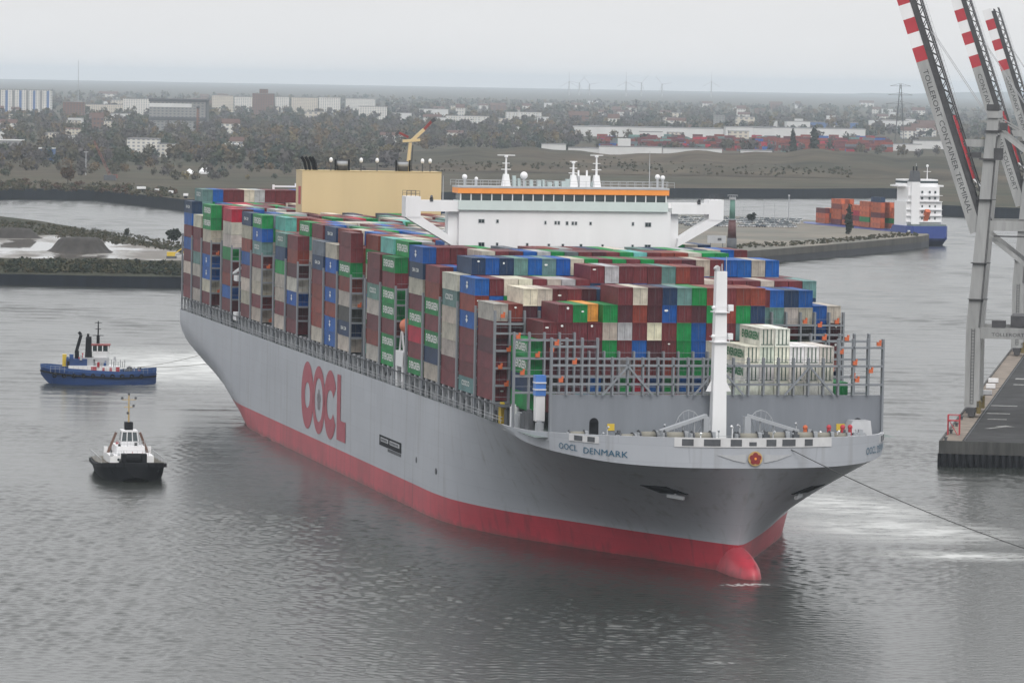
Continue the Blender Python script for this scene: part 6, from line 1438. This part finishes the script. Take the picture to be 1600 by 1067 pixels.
# ================================================================== SHIP-TO-SHORE CRANES ON THE QUAY
crz = math.atan2(qn.y, qn.x)
BZ0, BZ1 = 41.0, 97.0; BX0, BX1 = 0.6, -18.4                    # raised boom: hinge and tip
bdir = Vector((BX1 - BX0, 0, BZ1 - BZ0)).normalized(); bnor = Vector((bdir.z, 0, -bdir.x))     # bnor points inland
BL = math.hypot(BX1 - BX0, BZ1 - BZ0)
def bp(l, n_, y=0.0): return Vector((BX0, y, BZ0)) + bdir * l + bnor * n_
def girder(g, l0, l1, n0, n1, y0, y1, m=0):
    vs = [bp(l, n_, y) for l in (l0, l1) for n_, y in ((n0, y0), (n1, y0), (n1, y1), (n0, y1))]
    g.add(vs, [(3, 2, 1, 0), (4, 5, 6, 7), (0, 1, 5, 4), (1, 2, 6, 5), (2, 3, 7, 6), (3, 0, 4, 7)], m); return g
def sts_crane(L_, words, label):
    o = at(1518, 651, ZQ) + qd * L_; e = empty('quay_crane', (o[0], o[1], ZQ), crz); tag(e, label, 'gantry crane', 'container cranes on the quay')
    for y in (0, 17):
        MB().frustum(-1.6, 1.6, y - 1.2, y + 1.2, 2.2, -1.6, 1.6, y - 1.2, y + 1.2, 19.8).build('leg', M['crane'], e); MB().frustum(-1.6, 1.6, y - 1.2, y + 1.2, 19.8, 2.0, 4.5, y - .9, y + .9, 66).build('leg', M['crane'], e)
        MB().frustum(29, 31.4, y - 1.0, y + 1.0, 2.2, 29, 31, y - .8, y + .8, 42).build('leg', M['crane'], e)
        MB().box(1.62, 29, y - .7, y + .7, 17.4, 19.8).build('portal_beam', M['crane'], e); MB().box(2.7, 60, y - .6, y + .6, 41.2, 43.4).build('main_girder', M['crane'], e)
        MB().beam((2.2, y, 40.5), (29, y, 20.2), .9, .9).build('diagonal_tube', M['crane'], e); MB().beam((3.4, y, 64), (30.5, y, 43.6), .8, .8).build('back_tube', M['crane'], e); MB().beam((3.9, y + .9, 66), (44, y + .9, 44), .3, .3).build('back_stay', M['crane'], e)
        b_ = empty('bogie', (0, y, 0)); b_.parent = e
        MB().box(-1.0, 1.0, -3.4, 3.4, 1.2, 2.2).build('equaliser_beam', M['cranedark'], b_)
        for k in range(4): MB().box(-.7, .7, -3.4 + k * 1.75, -2.0 + k * 1.75, .3, 1.2).build('wheel_box', M['cranedark'], b_)
        MB().box(1.1, 2.0, -1.2, 1.4, .8, 3.6).build('drive_motor', mat('worn_ochre', (0.16, 0.12, 0.04), .7, var=.4), b_)
    MB().box(-1.0, 1.0, 1.22, 15.78, 15.6, 17.2).build('sill_beam', M['crane'], e); MB().box(2.0, 4.2, .81, 16.2, 62.2, 64).build('top_beam', M['crane'], e); MB().box(2.0, 4.4, -1.4, 18.4, 66, 67.6).build('apex_beam', M['crane'], e)
    MB().box(1.6, 5.0, -1.6, 1.8, 63.0, 63.3).box(.4, 5.4, -1.8, 2.0, 56.8, 57.1).build('apex_platform', M['cranedark'], e); MB().box(-3.2, 2.3, .4, .9, 59.6, 61.2).build('boom_latch', M['crane'], e)
    for a_ in ((3.6, 5.6, -1.2, .4, 57.1, 59.4), (-1.4, .8, -1.3, .3, 57.2, 58.4), (1.8, 4.6, -1.5, .5, 67.6, 69), (4.6, 6.4, -1.0, 1.4, 63.3, 65)): MB().box(*a_).build('sheave_gear', M['cranedark'], e)
    MB().box(8, 16, 2, 15, 20.0, 22.4).box(4, 7, -.6, 2, 19.9, 21.4).build('portal_machinery', M['cranedark'], e); MB().box(12, 28, 1, 16, 43.5, 49).build('machinery_house', M['crane'], e); MB().box(4, 29, -1.8, -.7, 39.9, 40.2).build('service_walkway', M['cranedark'], e)
    g = MB()
    for k in range(24): z_ = 3 + k * .7; g.box(-.3, .3, -1.36, -1.3, z_, z_ + .07)
    for x_ in (-.33, .33): g.box(x_ - .04, x_ + .04, -1.36, -1.28, 3, 19.6)
    g.build('leg_ladder', M['cranedark'], e); g = MB()
    for q, (xa, xb_) in enumerate(((1.2, 4.1), (1.45, 4.3))): g.beam((xa, -1.32, 19.9), (xb_, -.98, 62), .12)
    g.build('leg_cable', M['cranedark'], e)
    for z_, xo in ((26, .55), (34, 1.0), (48, 1.95)): MB().box(xo - 1.9, xo + 2.4, -2.0, 1.7, z_, z_ + .12).build('leg_platform', M['cranedark'], e)
    bm = empty('boom', (0, 0, 0)); bm.parent = e
    for y in (0, 7):
        girder(MB(), 0, BL - 19.6, -1.9, .7, y - .5, y + .5).build('boom_girder', M['crane'], bm)
        for k in range(6): girder(MB(), BL - 19.6 + 3.27 * k, BL - 19.6 + 3.27 * (k + 1), -1.9, .7, y - .5, y + .5).build('warning_band', M['red'] if k % 2 == 0 else M['white'], bm)
        g = MB()
        girder(g, 1, BL - 1, .75, 1.5, y - .3, y + .3)
        for n_ in (1.6, 3.0): g.beam(bp(1, n_, y), bp(BL - .4, n_, y), .3)
        for k in range(20): l = 1 + k * (BL - 2) / 20; g.beam(bp(l, 1.6, y), bp(l + (BL - 2) / 40, 3.0, y), .2); g.beam(bp(l + (BL - 2) / 40, 3.0, y), bp(l + (BL - 2) / 20, 1.6, y), .2)
        g.build('boom_lattice', M['cranedark'], bm)
        for k in range(8): l = BL - 22 + k * 2.6; MB().beam(bp(l, 2.9, y), bp(l + 1.4, 2.9, y), .14).build('rail_band', M['red'] if k % 2 else M['white'], bm)
        g = MB()
        for k in range(24): l = BL * .45 + k * BL * .022; g.beam(bp(l, 2.7, y), bp(l, 3.7, y), .06)
        g.beam(bp(BL * .45, 3.7, y), bp(BL * .97, 3.7, y), .06); g.beam(bp(BL * .45, 3.2, y), bp(BL * .97, 3.2, y), .06); g.build('boom_handrail', M['lgrey'], bm)
    for l in (.8, 12, 24, 36, 48, BL - .8): MB().beam(bp(l, 0, .5), bp(l, 0, 6.5), .5, .6).build('boom_crossbeam', M['crane'], bm)
    put_text(words, M['bletter'], bm, bp(BL * .355, -.6, -.515), -bdir, bnor, 1.15, BL * .56, 0)
    st = empty('forestay', (0, 0, 0)); st.parent = e
    for y in (0, 7):
        for q in (0, .9): MB().beam(bp(BL * .79, 2.8, y), (2.4, y + q, 65.6), .12).build('stay_rope', M['lgrey'], st)
        MB().beam(bp(26, 2.4, y), (-.8, y, 52.5), .3, .35).build('folded_link', M['red'], st); MB().beam((-.8, y, 52.5), bp(9, 3.0, y) + Vector((.8, 0, 0)), .28, .32).build('folded_link', M['white'], st); MB().beam(bp(8.4, 3.4, y) + Vector((.6, 0, 0)), (2.4, y, 54), .32, .4).build('folded_link', M['red'], st); MB().beam((2.4, y, 54), (2.8, y, 58), .3).build('folded_link', M['white'], st)
    put_text(words[:19].strip(), M['bletter'], e, (11.5, -.72, 18.3), (1, 0, 0), (0, 0, 1), .8, 15)
    return e
sts_crane(0, 'TOLLERORT CONTAINER TERMINAL', 'pale grey gantry crane with raised boom, nearest of three on the quay')
for L_, lb in ((232, 'pale grey gantry crane with raised boom, middle of three on the quay'), (401, 'pale grey gantry crane with raised boom, farthest of three on the quay')): sts_crane(L_, 'CONTAINER TERMINAL TOLLERORT', lb)
# red access stair on the quay corner
p = at(1490, 679, ZQ); e = empty('red_stair_frame', (p[0], p[1], ZQ), crz); tag(e, 'small red steel stair frame on the quay corner', 'stair'); 
for i in (-1.2, 1.2):
    for j in (-1.2, 1.2): MB().box(i - .1, i + .1, j - .1, j + .1, 0, 4.2).build('post', M['red'], e)
for z_ in (3.0, 4.15): MB().box(-1.3, 1.3, -1.32, -1.2, z_ - .06, z_ + .06).box(-1.3, 1.3, 1.2, 1.32, z_ - .06, z_ + .06).box(-1.32, -1.2, -1.2, 1.2, z_ - .06, z_ + .06).build('rail', M['red'], e)
MB().box(-1.1, 1.1, -1.1, 1.1, 2.9, 2.98).build('landing', M['red'], e); MB().beam((.9, -1.0, 0), (-.9, -1.0, 3), .5, .12).build('flight', M['red'], e)
for k in range(5):
    p = Q0 + qd * (3 + 20 * k) + qn * 1.2; b_ = empty('quay_bollard', (p[0], p[1], ZQ)); tag(b_, 'dark mooring bollard along the quay edge', 'bollard', 'bollards on the quay edge')
    MB().cyl((0, 0, 0), (0, 0, .6), .28, n=10).build('stem', M['dgrey'], b_); MB().cyl((0, 0, .6), (0, 0, .85), .45, n=10).build('cap', M['dgrey'], b_)
for k, (px, py, wd, mt) in enumerate(((1552, 598, 1.2, 'white'), (1548, 607, 1.1, 'white'), (1543, 617, 1.0, 'lgrey'))):
    p = at(px, py, ZQ); b_ = empty('quay_crate', (p[0], p[1], ZQ), crz); tag(b_, ['white crate on the quay edge, farthest of three', 'white crate on the quay edge, middle of three', 'pale crate on the quay edge, nearest the crane leg'][k], 'crate', 'crates on the quay edge'); MB().box(-wd, wd, -.9, .9, .15, 1.1).build('box', M[mt], b_); MB().box(-wd - .05, wd + .05, -.95, .95, 0, .15).build('pallet', M['dgrey'], b_)

# ================================================================== HAZE
hm = bpy.data.materials.new('haze'); hm.use_nodes = True; t = hm.node_tree; t.nodes.clear()
vo = N(t, 'ShaderNodeVolumePrincipled'); vo.inputs['Color'].default_value = (0.83, 0.92, 1.0, 1); vo.inputs['Density'].default_value = 4.3e-5; vo.inputs['Anisotropy'].default_value = 0.0
mo_ = N(t, 'ShaderNodeOutputMaterial'); t.links.new(vo.outputs[0], mo_.inputs['Volume'])
hz = MB().box(-14500, 14500, -450, 41500, -45, 125).build('haze', hm); tag(hz, 'thin pale autumn haze over the river and the far bank', 'haze', kind='stuff')
